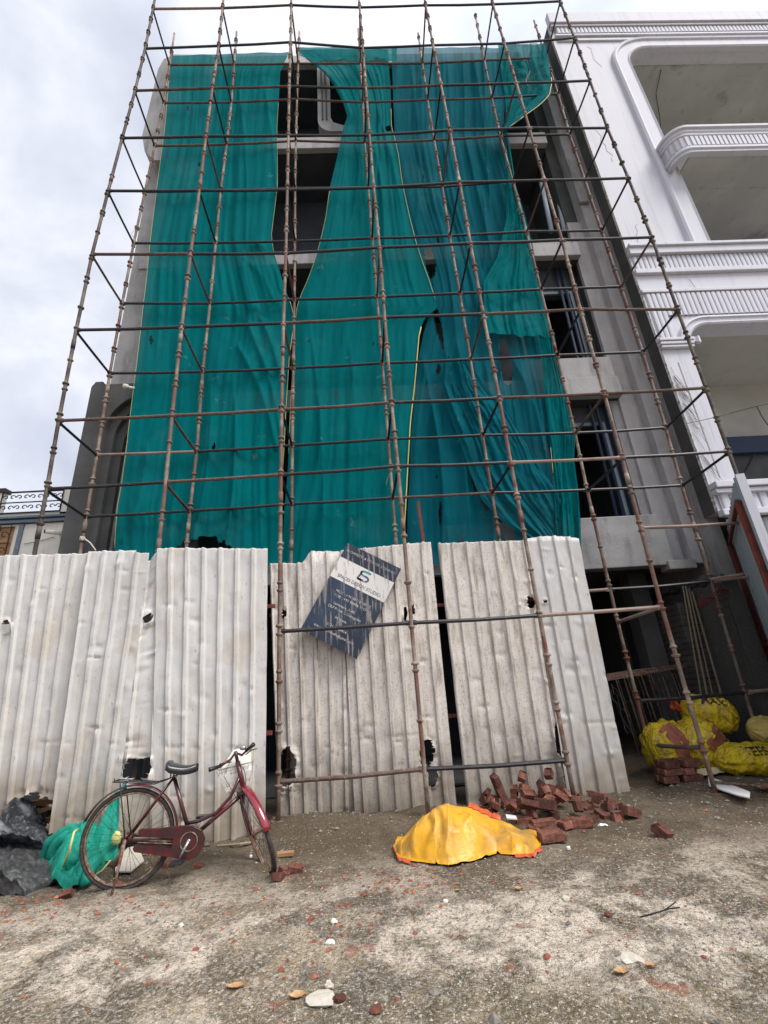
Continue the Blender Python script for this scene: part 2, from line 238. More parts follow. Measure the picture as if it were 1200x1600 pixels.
# ---------------------------------------------------------------- mesh builder
class MB:
    def __init__(s): s.v = []; s.f = []
    def quad(s, a, b, c, d):
        n = len(s.v); s.v += [Vector(a), Vector(b), Vector(c), Vector(d)]; s.f.append((n, n + 1, n + 2, n + 3)); return s
    def box(s, x0, x1, y0, y1, z0, z1, mat=None, bev=0.0):
        n = len(s.v)
        P = [(x0, y0, z0), (x1, y0, z0), (x1, y1, z0), (x0, y1, z0), (x0, y0, z1), (x1, y0, z1), (x1, y1, z1), (x0, y1, z1)]
        s.v += [mat @ Vector(p) if mat else Vector(p) for p in P]
        s.f += [tuple(n + i for i in q) for q in ((0, 3, 2, 1), (4, 5, 6, 7), (0, 1, 5, 4), (1, 2, 6, 5), (2, 3, 7, 6), (3, 0, 4, 7))]
        return s
    def tube(s, pts, r, n=8, closed=False, cap=True):
        pts = [Vector(p) for p in pts]; k = len(pts); rr = r if isinstance(r, (list, tuple)) else [r] * k
        base = len(s.v); prev = None
        for i, p in enumerate(pts):
            a = pts[(i - 1) % k] if (closed or i) else p; b = pts[(i + 1) % k] if (closed or i < k - 1) else p
            t = (b - a).normalized()
            if prev is None: u = t.orthogonal().normalized()
            else: u = (prev - t * prev.dot(t)).normalized()
            prev = u; w = t.cross(u)
            for j in range(n):
                an = 2 * math.pi * j / n; s.v.append(p + (u * math.cos(an) + w * math.sin(an)) * rr[i])
        for i in range(k if closed else k - 1):
            for j in range(n):
                a = base + i * n + j; b = base + i * n + (j + 1) % n; c = base + ((i + 1) % k) * n + (j + 1) % n; d = base + ((i + 1) % k) * n + j
                s.f.append((a, b, c, d))
        if cap and not closed:
            s.f.append(tuple(base + j for j in range(n))[::-1]); s.f.append(tuple(base + (k - 1) * n + j for j in range(n)))
        return s
    def grid(s, rows):
        base = len(s.v); R = len(rows); C = len(rows[0])
        for r in rows: s.v += [Vector(p) for p in r]
        for i in range(R - 1):
            for j in range(C - 1):
                a = base + i * C + j; s.f.append((a, a + 1, a + C + 1, a + C))
        return s
    def blob(s, c, rad, seed=0, amp=.25, sub=2, rot=None):
        import bmesh
        bm = bmesh.new(); bmesh.ops.create_icosphere(bm, subdivisions=sub, radius=1)
        base = len(s.v); bm.verts.ensure_lookup_table()
        for v in bm.verts:
            q = v.co * (1 + amp * nz(v.co.x * 1.7 + seed * 5.3, v.co.y * 1.7, v.co.z * 1.7))
            q = Vector((q.x * rad[0], q.y * rad[1], q.z * rad[2]))
            if rot: q = rot @ q
            s.v.append(q + Vector(c))
        for f in bm.faces: s.f.append(tuple(base + v.index for v in f.verts))
        bm.free(); return s
    def build(s, name, mat, parent=None, smooth=False, loc=None, solid=0.0, bevel=0.0):
        me = bpy.data.meshes.new(name)
        if parent is not None:
            off = Vector((0, 0, 0)); q = parent
            while q is not None: off += q.location; q = q.parent
        else:
            if loc is None:
                xs = [v.x for v in s.v]; ys = [v.y for v in s.v]; loc = Vector(((min(xs) + max(xs)) / 2, (min(ys) + max(ys)) / 2, min(v.z for v in s.v)))
            off = Vector(loc)
        me.from_pydata([tuple(v - off) for v in s.v], [], s.f); me.update()
        me.materials.append(M[mat] if isinstance(mat, str) else mat)
        if smooth: me.polygons.foreach_set('use_smooth', [True] * len(me.polygons))
        o = bpy.data.objects.new(name, me); COL.objects.link(o)
        if parent is not None: o.parent = parent
        else: o.location = off
        if solid:
            md = o.modifiers.new('thickness', 'SOLIDIFY'); md.thickness = solid; md.offset = 0
        if bevel:
            md = o.modifiers.new('soft_edge', 'BEVEL'); md.width = bevel; md.segments = 2; md.limit_method = 'ANGLE'
        return o

def tag(o, label=None, cat=None, group=None, kind=None):
    if label: o['label'] = label
    if cat: o['category'] = cat
    if group: o['group'] = group
    if kind: o['kind'] = kind
    return o
def empty(name, loc, label, cat, group=None):
    o = bpy.data.objects.new(name, None); COL.objects.link(o); o.location = Vector(loc); o.empty_display_size = .2
    return tag(o, label, cat, group)
def copy_thing(src, loc, rot, label, group=None, scale=None):
    o = src.copy(); COL.objects.link(o); o.location = loc; o.rotation_euler = rot; o['label'] = label
    if group: o['group'] = group
    if scale: o.scale = scale
    for ch in src.children:
        c = ch.copy(); COL.objects.link(c); c.parent = o
    return o
def plate(name, outer, holes, y0, th, mat, parent):
    """flat plate in the XZ plane from y0 to y0+th, with holes, through a filled 2D curve"""
    cu = bpy.data.curves.new(name, 'CURVE'); cu.dimensions = '2D'; cu.fill_mode = 'BOTH'; cu.extrude = th / 2
    for poly in [outer] + list(holes):
        sp = cu.splines.new('POLY'); sp.points.add(len(poly) - 1)
        for i, (x, z) in enumerate(poly): sp.points[i].co = (x, z, 0, 1)
        sp.use_cyclic_u = True
    tmp = bpy.data.objects.new('tmp', cu); me = bpy.data.meshes.new_from_object(tmp)
    bpy.data.objects.remove(tmp); bpy.data.curves.remove(cu)
    mb = MB(); mb.v = [Vector((v.co.x, y0 + th / 2 - v.co.z, v.co.y)) for v in me.vertices]
    mb.f = [tuple(p.vertices) for p in me.polygons]; bpy.data.meshes.remove(me)
    return mb.build(name, mat, parent)
def rrect(x0, x1, z0, z1, rtl=0, rtr=0, rbl=0, rbr=0, n=10):
    p = []
    def arc(cx, cz, r, a0, a1):
        if r <= 0: p.append((cx, cz)); return
        for i in range(n + 1):
            a = math.radians(lerp(a0, a1, i / n)); p.append((cx + r * math.cos(a), cz + r * math.sin(a)))
    arc(x1 - rbr, z0 + rbr, rbr, -90, 0); arc(x1 - rtr, z1 - rtr, rtr, 0, 90)
    arc(x0 + rtl, z1 - rtl, rtl, 90, 180); arc(x0 + rbl, z0 + rbl, rbl, 180, 270)
    return p
def profile_along(path, prof, closed=False):
    """sweep (out, z) profile along plan path [(x,y,nx,ny)]"""
    rows = [[(x + nx * o, y + ny * o, z) for (x, y, nx, ny) in path] for (o, z) in prof]
    return MB().grid(rows)

def punch(mb, C, g, lip=0.0):
    """open holes where g < 0, with the rim vertices moved onto the rim"""
    val = [g(*pix(v)) for v in mb.v]; n = len(mb.v); new = {}
    for i, gi in enumerate(val):
        if gi < 0:
            c = i % C; best = None
            for j in ((i - 1) if c else -1, (i + 1) if c < C - 1 else -1, i - C, i + C):
                if 0 <= j < n and val[j] >= 0 and (best is None or val[j] > val[best]): best = j
            if best is not None: new[i] = mb.v[best].lerp(mb.v[i], val[best] / (val[best] - gi))
    for i, gi in enumerate(val):
        if lip and gi < .8:
            k = 1 if gi < 0 else 1 - gi / .8
            q = new.get(i, mb.v[i]); w = nz(q.x * 9, q.z * 9, 3.3)
            if i in new or gi >= 0: new[i] = q + Vector((lip * .5 * k * nz(q.x * 12, q.z * 12, 8), -lip * k * (.35 + 1.6 * w), lip * .4 * k * w))
    mb.f = [f for f in mb.f if any(val[i] >= 0 for i in f)]
    for i, q in new.items(): mb.v[i] = q

# ---------------------------------------------------------------- ground
def gh(x, y):
    h = 0.2 * sstep(-2.9, -4.2, x) * sstep(3.7, 5.0, y)
    h += 0.11 * math.exp(-((x - 1.55) / .7) ** 2 - ((y - 5.3) / .4) ** 2)
    h += 0.12 * math.exp(-((x + .6) / 1.0) ** 2 - ((y - 5.35) / .25) ** 2) * (x < 5)
    h += 0.07 * math.exp(-((y - (5.16 if x < -1.2 else 5.8)) / .22) ** 2) * (x < 2.95) * (.6 + .8 * nz(x * 1.7, 3.3))
    h += 0.08 * sstep(2.8, 3.6, x) * sstep(4.8, 5.8, y)
    h += 0.035 * math.exp(-((x + 1.75) / .25) ** 2 - ((y - 3.25) / .2) ** 2)
    return h
def ghn(x, y): return gh(x, y) + .03 * fbm(x * .8, y * .8, 3.3, 3) + .014 * fbm(x * 5, y * 5, 1.1, 4) + .006 * nz(x * 22, y * 22)
xs = list(np.concatenate([-np.geomspace(400, 6, 16), np.arange(-5.6, 6.4, .024), np.geomspace(6.6, 400, 16)]))
ys = list(np.concatenate([-np.geomspace(300, 1.2, 12), np.arange(-.8, 1.6, .2), np.arange(1.7, 6.9, .024), np.geomspace(7.0, 400, 18)]))
gv = []
for y in ys:
    for x in xs:
        near = -6 < x < 6.6 and 1.5 < y < 7
        gv.append((x, y, ghn(x, y) if near else gh(x, y) if y < 9 else 0))
C = len(xs); gf = [(j * C + i, j * C + i + 1, (j + 1) * C + i + 1, (j + 1) * C + i) for j in range(len(ys) - 1) for i in range(C - 1)]
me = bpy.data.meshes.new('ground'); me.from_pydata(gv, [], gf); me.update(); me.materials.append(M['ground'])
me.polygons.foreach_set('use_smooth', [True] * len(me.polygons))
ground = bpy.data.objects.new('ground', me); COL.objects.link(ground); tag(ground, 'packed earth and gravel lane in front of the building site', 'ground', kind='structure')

# ---------------------------------------------------------------- unfinished building
bld = empty('unfinished_building', (0.4, 6.8, 0), 'unfinished grey concrete building behind the scaffold, its front hung with green netting', 'building')
SL = [(2.83, 3.2), (5.96, 6.36), (9.44, 9.8), (13.1, 13.5), (16.5, 16.9)]
for z0, z1 in SL:
    MB().box(-4.35, 4.75, 6.95, 12, z0 + .01, z1 - .01).build('floor_slab', 'interior', bld)  # dark colour paints the shade under the slab; only the edge stays pale
    MB().box(-4.35, 4.75, 6.82, 6.948, z0, z1).build('slab_edge', 'concpale', bld, bevel=.012)
MB().box(-4.5, -4.0, 6.85, 12, 0, 17.0).build('side_wall', 'concrete', bld)
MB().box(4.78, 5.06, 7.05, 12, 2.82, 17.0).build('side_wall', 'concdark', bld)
MB().box(5.05, 5.29, 6.8, 7.3, 2.78, 17.1).build('pilaster', 'concpale', bld, bevel=.01)
MB().box(4.74, 5.055, 6.97, 7.06, 2.86, 10.6).build('pilaster', 'concpale', bld, bevel=.01)
MB().box(5.0, 5.22, 6.72, 6.803, 10.9, 17.1).build('pilaster', 'concrete', bld, bevel=.02)
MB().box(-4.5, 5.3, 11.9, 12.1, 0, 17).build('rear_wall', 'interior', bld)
for x in (-1.55, 1.7):
    MB().box(x, x + .35, 8.6, 9.0, 0, 16.5).build('column', 'concrete', bld)
MB().box(4.36, 4.66, 7.5, 7.8, 0, 2.83).build('column', 'concdark', bld)
# beam under the first slab
MB().box(1.2, 4.74, 6.79, 7.02, 2.78, 3.62).build('beam', 'concrete', bld, bevel=.012)
MB().box(4.62, 5.06, 6.76, 7.0, 2.7, 2.84).build('beam', 'concrete', bld, bevel=.012)
# window walls behind the right-hand openings
def win_wall(z0, z1, x0, x1, wz0, wz1, wx0, wx1, y):
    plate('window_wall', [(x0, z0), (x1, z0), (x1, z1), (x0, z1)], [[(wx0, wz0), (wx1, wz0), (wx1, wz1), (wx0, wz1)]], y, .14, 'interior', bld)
    fr = plate('window_frame', [(wx0 - .05, wz0 - .05), (wx1 + .05, wz0 - .05), (wx1 + .05, wz1 + .05), (wx0 - .05, wz1 + .05)], [[(wx0 + .015, wz0 + .015), (wx1 - .015, wz0 + .015), (wx1 - .015, wz1 - .015), (wx0 + .015, wz1 - .015)]], y - .05, .05, 'bluegrey', bld)
win_wall(3.2, 5.96, 1.9, 4.74, 3.72, 5.55, 3.3, 4.42, 7.2)
win_wall(6.36, 9.44, 1.9, 4.74, 6.95, 8.75, 3.3, 4.5, 7.2)
win_wall(9.8, 13.1, -4, 4.78, 10.5, 12.0, 3.2, 4.5, 8.3)
win_wall(13.5, 16.5, -4, 4.78, 14.3, 15.6, 3.2, 4.3, 8.3)
win_wall(3.2, 5.96, -4, 1.7, 3.9, 5.4, -2.2, -1.1, 8.3)
win_wall(6.36, 9.44, -4, 1.7, 7.2, 8.6, -2.0, -1.1, 8.3)
plate('window_wall', [(-4, 9.8), (1.7, 9.8), (1.7, 13.1), (-4, 13.1)], [[(-1.9, 10.5), (-1.0, 10.5), (-1.0, 11.4), (-1.9, 11.4)]], 8.1, .14, 'interior', bld)
MB().box(3.3, 4.74, 6.9, 7.2, 3.2, 3.66).build('window_sill', 'concpale', bld, bevel=.01)
MB().box(3.0, 4.74, 6.87, 7.2, 6.36, 6.85).build('window_sill', 'concpale', bld, bevel=.01)
MB().box(3.2, 4.7, 6.95, 7.25, 9.8, 10.0).build('window_sill', 'concpale', bld, bevel=.01)
MB().box(4.58, 4.74, 7.02, 7.2, 3.66, 5.96).build('window_jamb', 'concrete', bld)
# pale curved fin in the top gap
fin = [(-.7, 16.45), (-.7, 14.2)] + [(-.35 - .35 * math.cos(a), 14.2 - .42 * math.sin(a)) for a in [math.radians(x) for x in range(0, 91, 15)]] + [(.3, 13.78), (.3, 13.98), (-.1, 14.0), (-.33, 14.12), (-.4, 14.35), (-.4, 16.45)]
plate('curved_fin', fin, [], 6.86, .3, 'concrete', bld)
MB().box(-.6, -.565, 6.835, 6.862, 14.2, 16.4).box(-.5, -.465, 6.835, 6.862, 14.2, 16.4).build('fin_groove_strip', 'concdark', bld)
# upper left rounded pier, projecting
out = [at(x, y, 6.6) for x, y in ((330, 86), (272, 85), (256, 92), (247, 108), (222, 212), (226, 236), (240, 250), (300, 252))]
plate('rounded_pier', [(p.x, p.z) for p in out], [], 6.6, .6, 'concrete', bld)
# lower left block with stepped arch
oz = 6.6
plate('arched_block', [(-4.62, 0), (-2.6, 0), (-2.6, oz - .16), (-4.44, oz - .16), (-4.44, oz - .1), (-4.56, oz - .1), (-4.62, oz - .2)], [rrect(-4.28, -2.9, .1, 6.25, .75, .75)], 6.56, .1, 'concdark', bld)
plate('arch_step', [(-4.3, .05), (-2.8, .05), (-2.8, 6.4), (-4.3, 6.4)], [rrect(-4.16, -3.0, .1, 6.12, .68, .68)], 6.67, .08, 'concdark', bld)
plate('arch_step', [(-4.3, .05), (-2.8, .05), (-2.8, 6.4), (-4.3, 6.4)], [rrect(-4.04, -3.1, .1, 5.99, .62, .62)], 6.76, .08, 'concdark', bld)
MB().box(-4.3, -2.8, 6.98, 7.05, 0, 6.4).build('arch_back', 'interior', bld)
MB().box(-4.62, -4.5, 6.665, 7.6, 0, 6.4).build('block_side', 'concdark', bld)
sp = MB().tube([at(232, 610, 6.75), at(196, 604, 6.3)], .022, 8).tube([at(199, 604, 6.33), at(194, 603, 6.28)], .04, 8)
sp.build('rain_spout', 'whiteplastic', bld, smooth=True)
# ground floor
MB().box(4.78, 5.3, 8.2, 8.4, 0, 2.72).build('brick_panel', 'brickwall', bld)
MB().box(-4.3, 4.3, 9.5, 9.7, 0, 2.83).build('inner_wall', 'interior', bld)
MB().box(-4.35, 4.75, 6.9, 12, .005, .03).build('floor_screed', 'concdark', bld)

# brick party wall and rough boundary wall on the right
MB().box(4.72, 5.03, 7.0, 7.6, 0, 2.22).build('brick_pier', 'brickwall', bld)
bw = MB()
rows = []
for k in range(25):
    y = 6.35 + k * .12; zt = 2.42 + .05 * nz(k * .7, 2) - .05 * (k % 3 == 0)
    rows.append([(5.02, y, 0), (5.02 + .01 * nz(k, 5), y, 1), (5.02 + .02 * nz(k, 9), y, 2), (5.03, y, zt), (5.15, y, zt + .03), (5.27, y, zt)])
bw.grid(rows); bw.grid([[(5.02, 6.35, 0), (5.27, 6.35, 0)], [(5.03, 6.35, 2.42), (5.27, 6.35, 2.42)]])
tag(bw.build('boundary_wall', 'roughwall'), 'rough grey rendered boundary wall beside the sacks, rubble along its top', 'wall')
mb = MB()
random.seed(5)
for k in range(26):
    mb.blob((random.uniform(5.03, 5.25), random.uniform(6.4, 8.0), 2.46 + random.uniform(0, .05)), [random.uniform(.03, .07)] * 3, k, .5, 1)
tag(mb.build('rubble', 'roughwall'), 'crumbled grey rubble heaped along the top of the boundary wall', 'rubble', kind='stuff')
rc = MB()
for k in range(5):
    rc.tube([at(1090 + 8 * i, 948 - 3 * i + 5 * math.sin(i * 1.7 + k) - k * 3, 6.3 - .02 * k) for i in range(7)], [.007 + .004 * math.sin(i + k) for i in range(7)], 5)
tag(rc.build('rag', 'redcloth', smooth=True), 'twisted red rag hanging beside the rough boundary wall', 'rag')

# ---------------------------------------------------------------- white neighbouring building
nb = empty('white_building', (9, 6.3, 0), 'white painted building with ribbed balcony bands to the right of the scaffold', 'building')
plate('front_wall', [(5.3, 3.44), (15, 3.44), (15, 16.9), (5.3, 16.9)], [rrect(6.98, 14, 8.95, 15.72, .62, .6), rrect(5.82, 14, 3.86, 6.98, .42, .4)], 6.3, .3, 'white', nb)
MB().box(5.3, 5.5, 6.6, 12, 0, 16.9).build('side_wall', 'concrete', nb)
MB().box(5.293, 5.2985, 6.295, 6.35, 3.44, 16.9).build('stained_edge', 'whitedirty', nb)
MB().box(5.296, 5.299, 6.35, 6.61, 3.44, 16.9).build('side_return_shade', 'concdark', nb)  # added dark sheet over the return, painting the shade on that side
MB().box(5.5, 15, 6.6, 12, 16.4, 16.9).build('roof_slab', 'white', nb)
MB().box(5.5, 15, 8.2, 8.4, 0, 16.4).build('rear_wall', 'soffitwarm', nb)
MB().box(5.5, 15, 6.6, 8.2, 15.75, 15.95).build('ceiling', 'soffit', nb)
MB().box(5.5, 15, 6.605, 8.2, 11.02, 11.12).build('balcony_slab', 'soffit', nb)
MB().box(5.5, 15, 6.6, 8.2, 8.3, 8.6).build('balcony_slab', 'white', nb)
MB().box(5.5, 15, 6.6, 9.3, 7.0, 7.15).build('ceiling', 'soffitwarm', nb)
MB().box(5.5, 15, 6.6, 8.2, 3.5, 3.7).build('balcony_slab', 'white', nb)
MB().box(5.5, 15, 8.0, 8.2, 5.25, 5.62).build('lintel', 'navy', nb)
for k in range(4):
    MB().tube([(7.0 + .9 * k, 8.05, 5.2), (5.9 + .9 * k, 7.7, 4.1)], .025, 6).build('louvre_rod', 'iron', nb)
MB().box(5.52, 14, 8.15, 8.19, 3.7, 5.25).build('recess_shade_sheet', 'concdark', nb)  # dark sheet added before the rear wall to paint the shade below the lintel
def mould(name, pts, prof, mat='white'):
    """pts in the XZ plane; prof [(side, out)] swept along, out = towards the street"""
    rows = []
    P = [Vector((x, 0, z)) for x, z in pts]
    for s, o in prof:
        r = []
        for i, p in enumerate(P):
            a = P[max(i - 1, 0)]; b = P[min(i + 1, len(P) - 1)]; t = (b - a).normalized(); n = Vector((-t.z, 0, t.x))
            q = p + n * s; r.append((q.x, 6.3 - o, q.z))
        rows.append(r)
    return MB().grid(rows).build(name, mat, nb)
def ulpath(x0, ztop, zbot, xend, r, n=12):
    p = [(x0, zbot), (x0, ztop - r)]
    for i in range(1, n + 1):
        a = math.radians(180 - 90 * i / n); p.append((x0 + r + r * math.cos(a), ztop - r + r * math.sin(a)))
    return p + [(xend, ztop)]
mould('opening_moulding', ulpath(6.98, 15.72, 8.95, 14, .62), [(-.01, -.06), (-.01, .05), (.02, .075), (.05, .05), (.3, .05), (.32, .085), (.37, .095), (.41, .07), (.43, 0)])
mould('opening_moulding', ulpath(5.83, 6.98, 6.7, 14, .42), [(-.01, -.05), (-.01, .05), (.02, .07), (.05, .05), (.11, .05), (.13, .08), (.17, .07), (.2, 0)])
def flutes(name, x0, x1, z0, z1, period=.1, depth=.03, y=6.3, top=None):
    n = int((x1 - x0) / period); xsx = []; ysx = []
    for k in range(n):
        for t, d in ((0, 0), (.12, 0), (.2, .8), (.4, 1), (.72, 1), (.92, .8), (.999, 0)):
            xsx.append(x0 + (k + t) * period); ysx.append(y - .004 - d * depth)
    rows = [[(a, b, z) for a, b in zip(xsx, ysx)] for z in (z0, z1)]
    return MB().grid(rows).build(name, 'white', nb)
def band(x0, x1, z0, z1, out, rad=True):
    MB().box(x0, x1, 6.3 - out, 6.303, z0, z1).build('moulding', 'white', nb, bevel=min(.012, (z1 - z0) / 3))
flutes('ribbed_band', 5.33, 15, 8.34, 8.68, .095); band(5.28, 15, 8.7, 8.86, .09); band(5.28, 15, 8.86, 8.93, .13); band(5.28, 15, 8.22, 8.33, .07)
band(5.28, 15, 7.76, 7.84, .05)
flutes('ribbed_band', 5.33, 15, 7.22, 7.74, .095); flutes('ribbed_band', 5.33, 5.66, 6.68, 7.22, .095)
for q, (a, b) in enumerate(((6.48, 6.53), (6.54, 6.6), (6.61, 6.67))): band(5.27 - .01 * q, 5.86 + .01 * q, a, b, .07 + .015 * q)
MB().box(5.5, 5.52, 6.296, 6.301, 4.0, 6.2).build('conduit', 'concrete', nb)
ckm = MB(); random.seed(31)
for x0, z0, n_ in ((5.7, 9.6, 9), (6.1, 15.9, 7), (5.55, 12.6, 8), (6.3, 8.1, 5)):
    p = [Vector((x0, 6.2985, z0))]
    for q in range(n_): p.append(p[-1] + Vector((random.uniform(-.06, .1), 0, -random.uniform(.04, .22))))
    ckm.tube(p, .0035, 3)
ckm.build('wall_crack', 'crack', nb)
band(5.28, 15, 3.78, 3.88, .16); band(5.28, 15, 3.7, 3.77, .12); flutes('ribbed_band', 5.35, 15, 3.45, 3.7, .15, .04, 6.28); band(5.28, 15, 3.34, 3.44, .12)
flutes('ribbed_band', 5.42, 15, 16.36, 16.6, .1, .03, 6.26); band(5.3, 15, 16.62, 16.7, .1); band(5.27, 15, 16.71, 17.15, .14); band(5.36, 15, 16.26, 16.34, .07); band(5.4, 15, 16.1, 16.2, .04)
# balcony parapet with a rounded corner
path = [(6.72, 6.31, -1, 0), (6.72, 6.2, -1, 0)]
for i in range(9):
    a = math.radians(180 + 90 * i / 8); path.append((7.02 + .3 * math.cos(a), 6.15 + .3 * math.sin(a), math.cos(a), math.sin(a)))
path.append((14.5, 5.85, 0, -1))
profile_along(path, [(-.1, 11.78), (.06, 11.78), (.09, 11.74), (.09, 11.68), (.05, 11.66), (.05, 11.6), (.03, 11.57), (.03, 11.52), (0, 11.5), (0, 11.2), (.02, 11.19), (.04, 11.15), (.04, 11.1), (.01, 11.08), (.01, 11.02), (-.1, 11.02)]).build('balcony_parapet', 'white', nb)
MB().box(7.0, 13.9, 5.88, 6.604, 11.03, 11.08).build('balcony_soffit', 'soffit', nb)
fl = MB()
for k in range(76):
    x = 7.06 + k * .097; fl.box(x, x + .062, 5.825, 5.852, 11.21, 11.49)
for i in range(5):
    a = math.radians(190 + 18 * i); fl.box(-.03, .03, -.015, .015, 11.21, 11.49, Matrix.Translation((7.02 + .305 * math.cos(a), 6.15 + .305 * math.sin(a), 0)) @ Matrix.Rotation(a + math.pi / 2, 4, 'Z'))
fl.build('ribbed_band', 'white', nb)
flutes('roller_shutter', 5.45, 14, 0, 3.34, .18, .03, 6.4)
MB().tube([(8.2, 6.7, 15.73), (8.35, 7.2, 15.7), (8.75, 7.7, 15.72), (8.95, 8.15, 15.2), (9.0, 8.17, 12.3)], .008, 5).build('cable', 'iron', nb)
cb = MB().tube([at(1072, 662, 6.2), at(1105, 655, 6.2), at(1140, 646, 6.1), at(1185, 634, 5.9), at(1240, 622, 5.7)], .006, 5).tube([at(1183, 635, 5.9), at(1190, 650, 5.9), at(1198, 662, 5.9), at(1206, 668, 5.9)], .008, 5)
tag(cb.build('overhead_wire', 'iron'), 'thin black wire strung across the front of the white building', 'wire')
weeds = MB(); random.seed(8)
for k in range(26):
    z = random.uniform(3.9, 6.3); x = 5.31 + random.random() * .04; p = [Vector((x, 6.285, z))]
    for q in range(6): p.append(p[-1] + Vector((random.uniform(.0, .045), random.uniform(-.012, .004), -random.uniform(.02, .11))))
    weeds.tube(p, .0025, 3)
tag(weeds.build('dry_creeper', 'roughwall'), 'dry creeper stems clinging to the left edge of the white building', 'creeper')

# ---------------------------------------------------------------- house far left
hs = empty('cream_house', (-11.5, 12, 0), 'cream house with iron railings beyond the left end of the fence', 'house')
MB().box(-16, -7.5, 12.0, 18, 0, 6.1).build('wall', 'cream', hs)
MB().box(-16, -10.3, 12.0, 12.15, 6.3, 7.1).box(-8.62, -7.5, 12.0, 12.15, 6.3, 7.1).box(-16, -7.5, 12.0, 12.15, 6.3, 6.42).build('parapet', 'cream', hs)
MB().box(-16, -10.25, 11.95, 12.2, 7.1, 7.22).build('coping', 'iron', hs)
MB().box(-16, -7.5, 11.85, 12.2, 6.24, 6.3).box(-16, -7.5, 11.9, 12.2, 6.12, 6.2).build('cornice', 'bluegrey', hs)
MB().box(-9.62, -9.5, 11.96, 12.0, 4.0, 6.1).build('pilaster_strip', 'bluegrey', hs)
def scroll(mb, cx, cz, r, y, flip=1):
    mb.tube([(cx + flip * r * (1 - .12 * t) * math.cos(t * .8), y, cz + r * (1 - .12 * t) * math.sin(t * .8)) for t in np.arange(0, 7.4, .5)], .014, 4)
rl = MB().tube([(-10.3, 11.98, 6.44), (-8.62, 11.98, 6.44), (-8.62, 11.98, 7.08), (-10.3, 11.98, 7.08)], .03, 5, closed=True).tube([(-10.3, 11.98, 6.76), (-8.62, 11.98, 6.76)], .02, 5)
for k in range(9):
    for zc in (6.6, 6.92): scroll(rl, -10.2 + k * .19, zc, .085, 11.98, 1 if k % 2 else -1)
rl.build('railing', 'iron', hs)
gr = MB()
MB().box(-11.6, -9.75, 12.0 - .02, 11.995, 4.3, 6.05).build('window', 'wood', hs)
for k in range(7): gr.tube([(-11.6 + k * .3, 11.93, 4.4), (-11.6 + k * .3, 11.93, 6.05)], .016, 4)
for zc in (6.0, 5.55, 5.1): gr.tube([(-11.6, 11.93, zc), (-9.75, 11.93, zc)], .018, 4)
for k in range(6):
    for zc in (5.78, 5.33): scroll(gr, -11.45 + k * .3, zc, .12, 11.93, 1 if k % 2 else -1)
gr.build('window_grille', 'iron', hs)
cc = at(88, 833, 11.8)
cv = empty('security_camera', cc, 'small white security camera on the cream house wall', 'camera')
MB().tube([cc + Vector((-.2, -.12, .02)), cc + Vector((.12, .02, 0))], .065, 10).build('housing', 'whiteplastic', cv, smooth=True)
MB().tube([cc + Vector((-.2, -.125, .02)), cc + Vector((-.23, -.14, .022))], .055, 10).build('lens', 'black', cv, smooth=True)
MB().tube([cc + Vector((.08, 0, -.02)), cc + Vector((.08, .2, -.12))], .03, 8).build('bracket', 'whiteplastic', cv, smooth=True)
MB().tube([at(37, 850, 11.97), at(60, 846, 11.97), at(84, 839, 11.97)], .008, 4).build('cable', 'iron', hs)

# ---------------------------------------------------------------- scaffold
YF, YB = 5.35, 6.33
F = {1: {2: (73.3, 764), 3: (91.7, 657.3), 4: (119, 515.7), 5: (144, 397.3), 6: (169, 298.3), 7: (191, 215.7), 8: (211, 141.7), 9: (226.7, 76), 10: (239, 14)},
     2: {2: (259, 753.3), 3: (269, 649.3), 4: (284, 511), 5: (298, 396.7), 6: (311.7, 297.7), 7: (322, 213), 8: (332, 137.7), 9: (341.7, 71.7), 10: (347.7, 12.7)},
     3: {0: (435, 1221.7), 1: (436.7, 986.7), 2: (439, 741.7), 3: (440, 640), 4: (443, 505), 5: (446.7, 395.7), 6: (449, 296.7), 7: (450.7, 211.7), 8: (452, 135), 9: (454, 66), 10: (455, 8)},
     4: {0: (663, 1201.7), 1: (642.7, 973.3), 2: (621.7, 728.3), 3: (611.7, 629), 4: (601, 495.7), 5: (593, 386.7), 6: (584, 293.3), 7: (577.3, 211), 8: (571.7, 137.7), 9: (567, 75), 10: (562, 11.7)},
     5: {0: (886, 1188), 1: (843, 961.7), 2: (798, 722.7), 3: (780, 621.7), 4: (755, 490.7), 5: (735, 380), 6: (718, 285), 7: (702.7, 203.3), 8: (689, 133.3), 9: (676.7, 70.7), 10: (665, 8.3)},
     6: {0: (1097.7, 1168.3), 1: (1034, 948.3), 2: (971.7, 715), 3: (944, 615), 4: (906.7, 483.3), 5: (878, 375), 6: (850.7, 281.7), 7: (826.7, 200), 8: (806.7, 130), 9: (788, 68), 10: (770, 6.7)},
     7: {2: (1138.3, 705), 3: (1102.7, 606), 4: (1058.3, 483.3), 5: (1018.3, 370.7), 6: (981.7, 278.3), 7: (949, 200), 8: (921.7, 126), 9: (897.7, 59.3), 10: (875, 2)}}
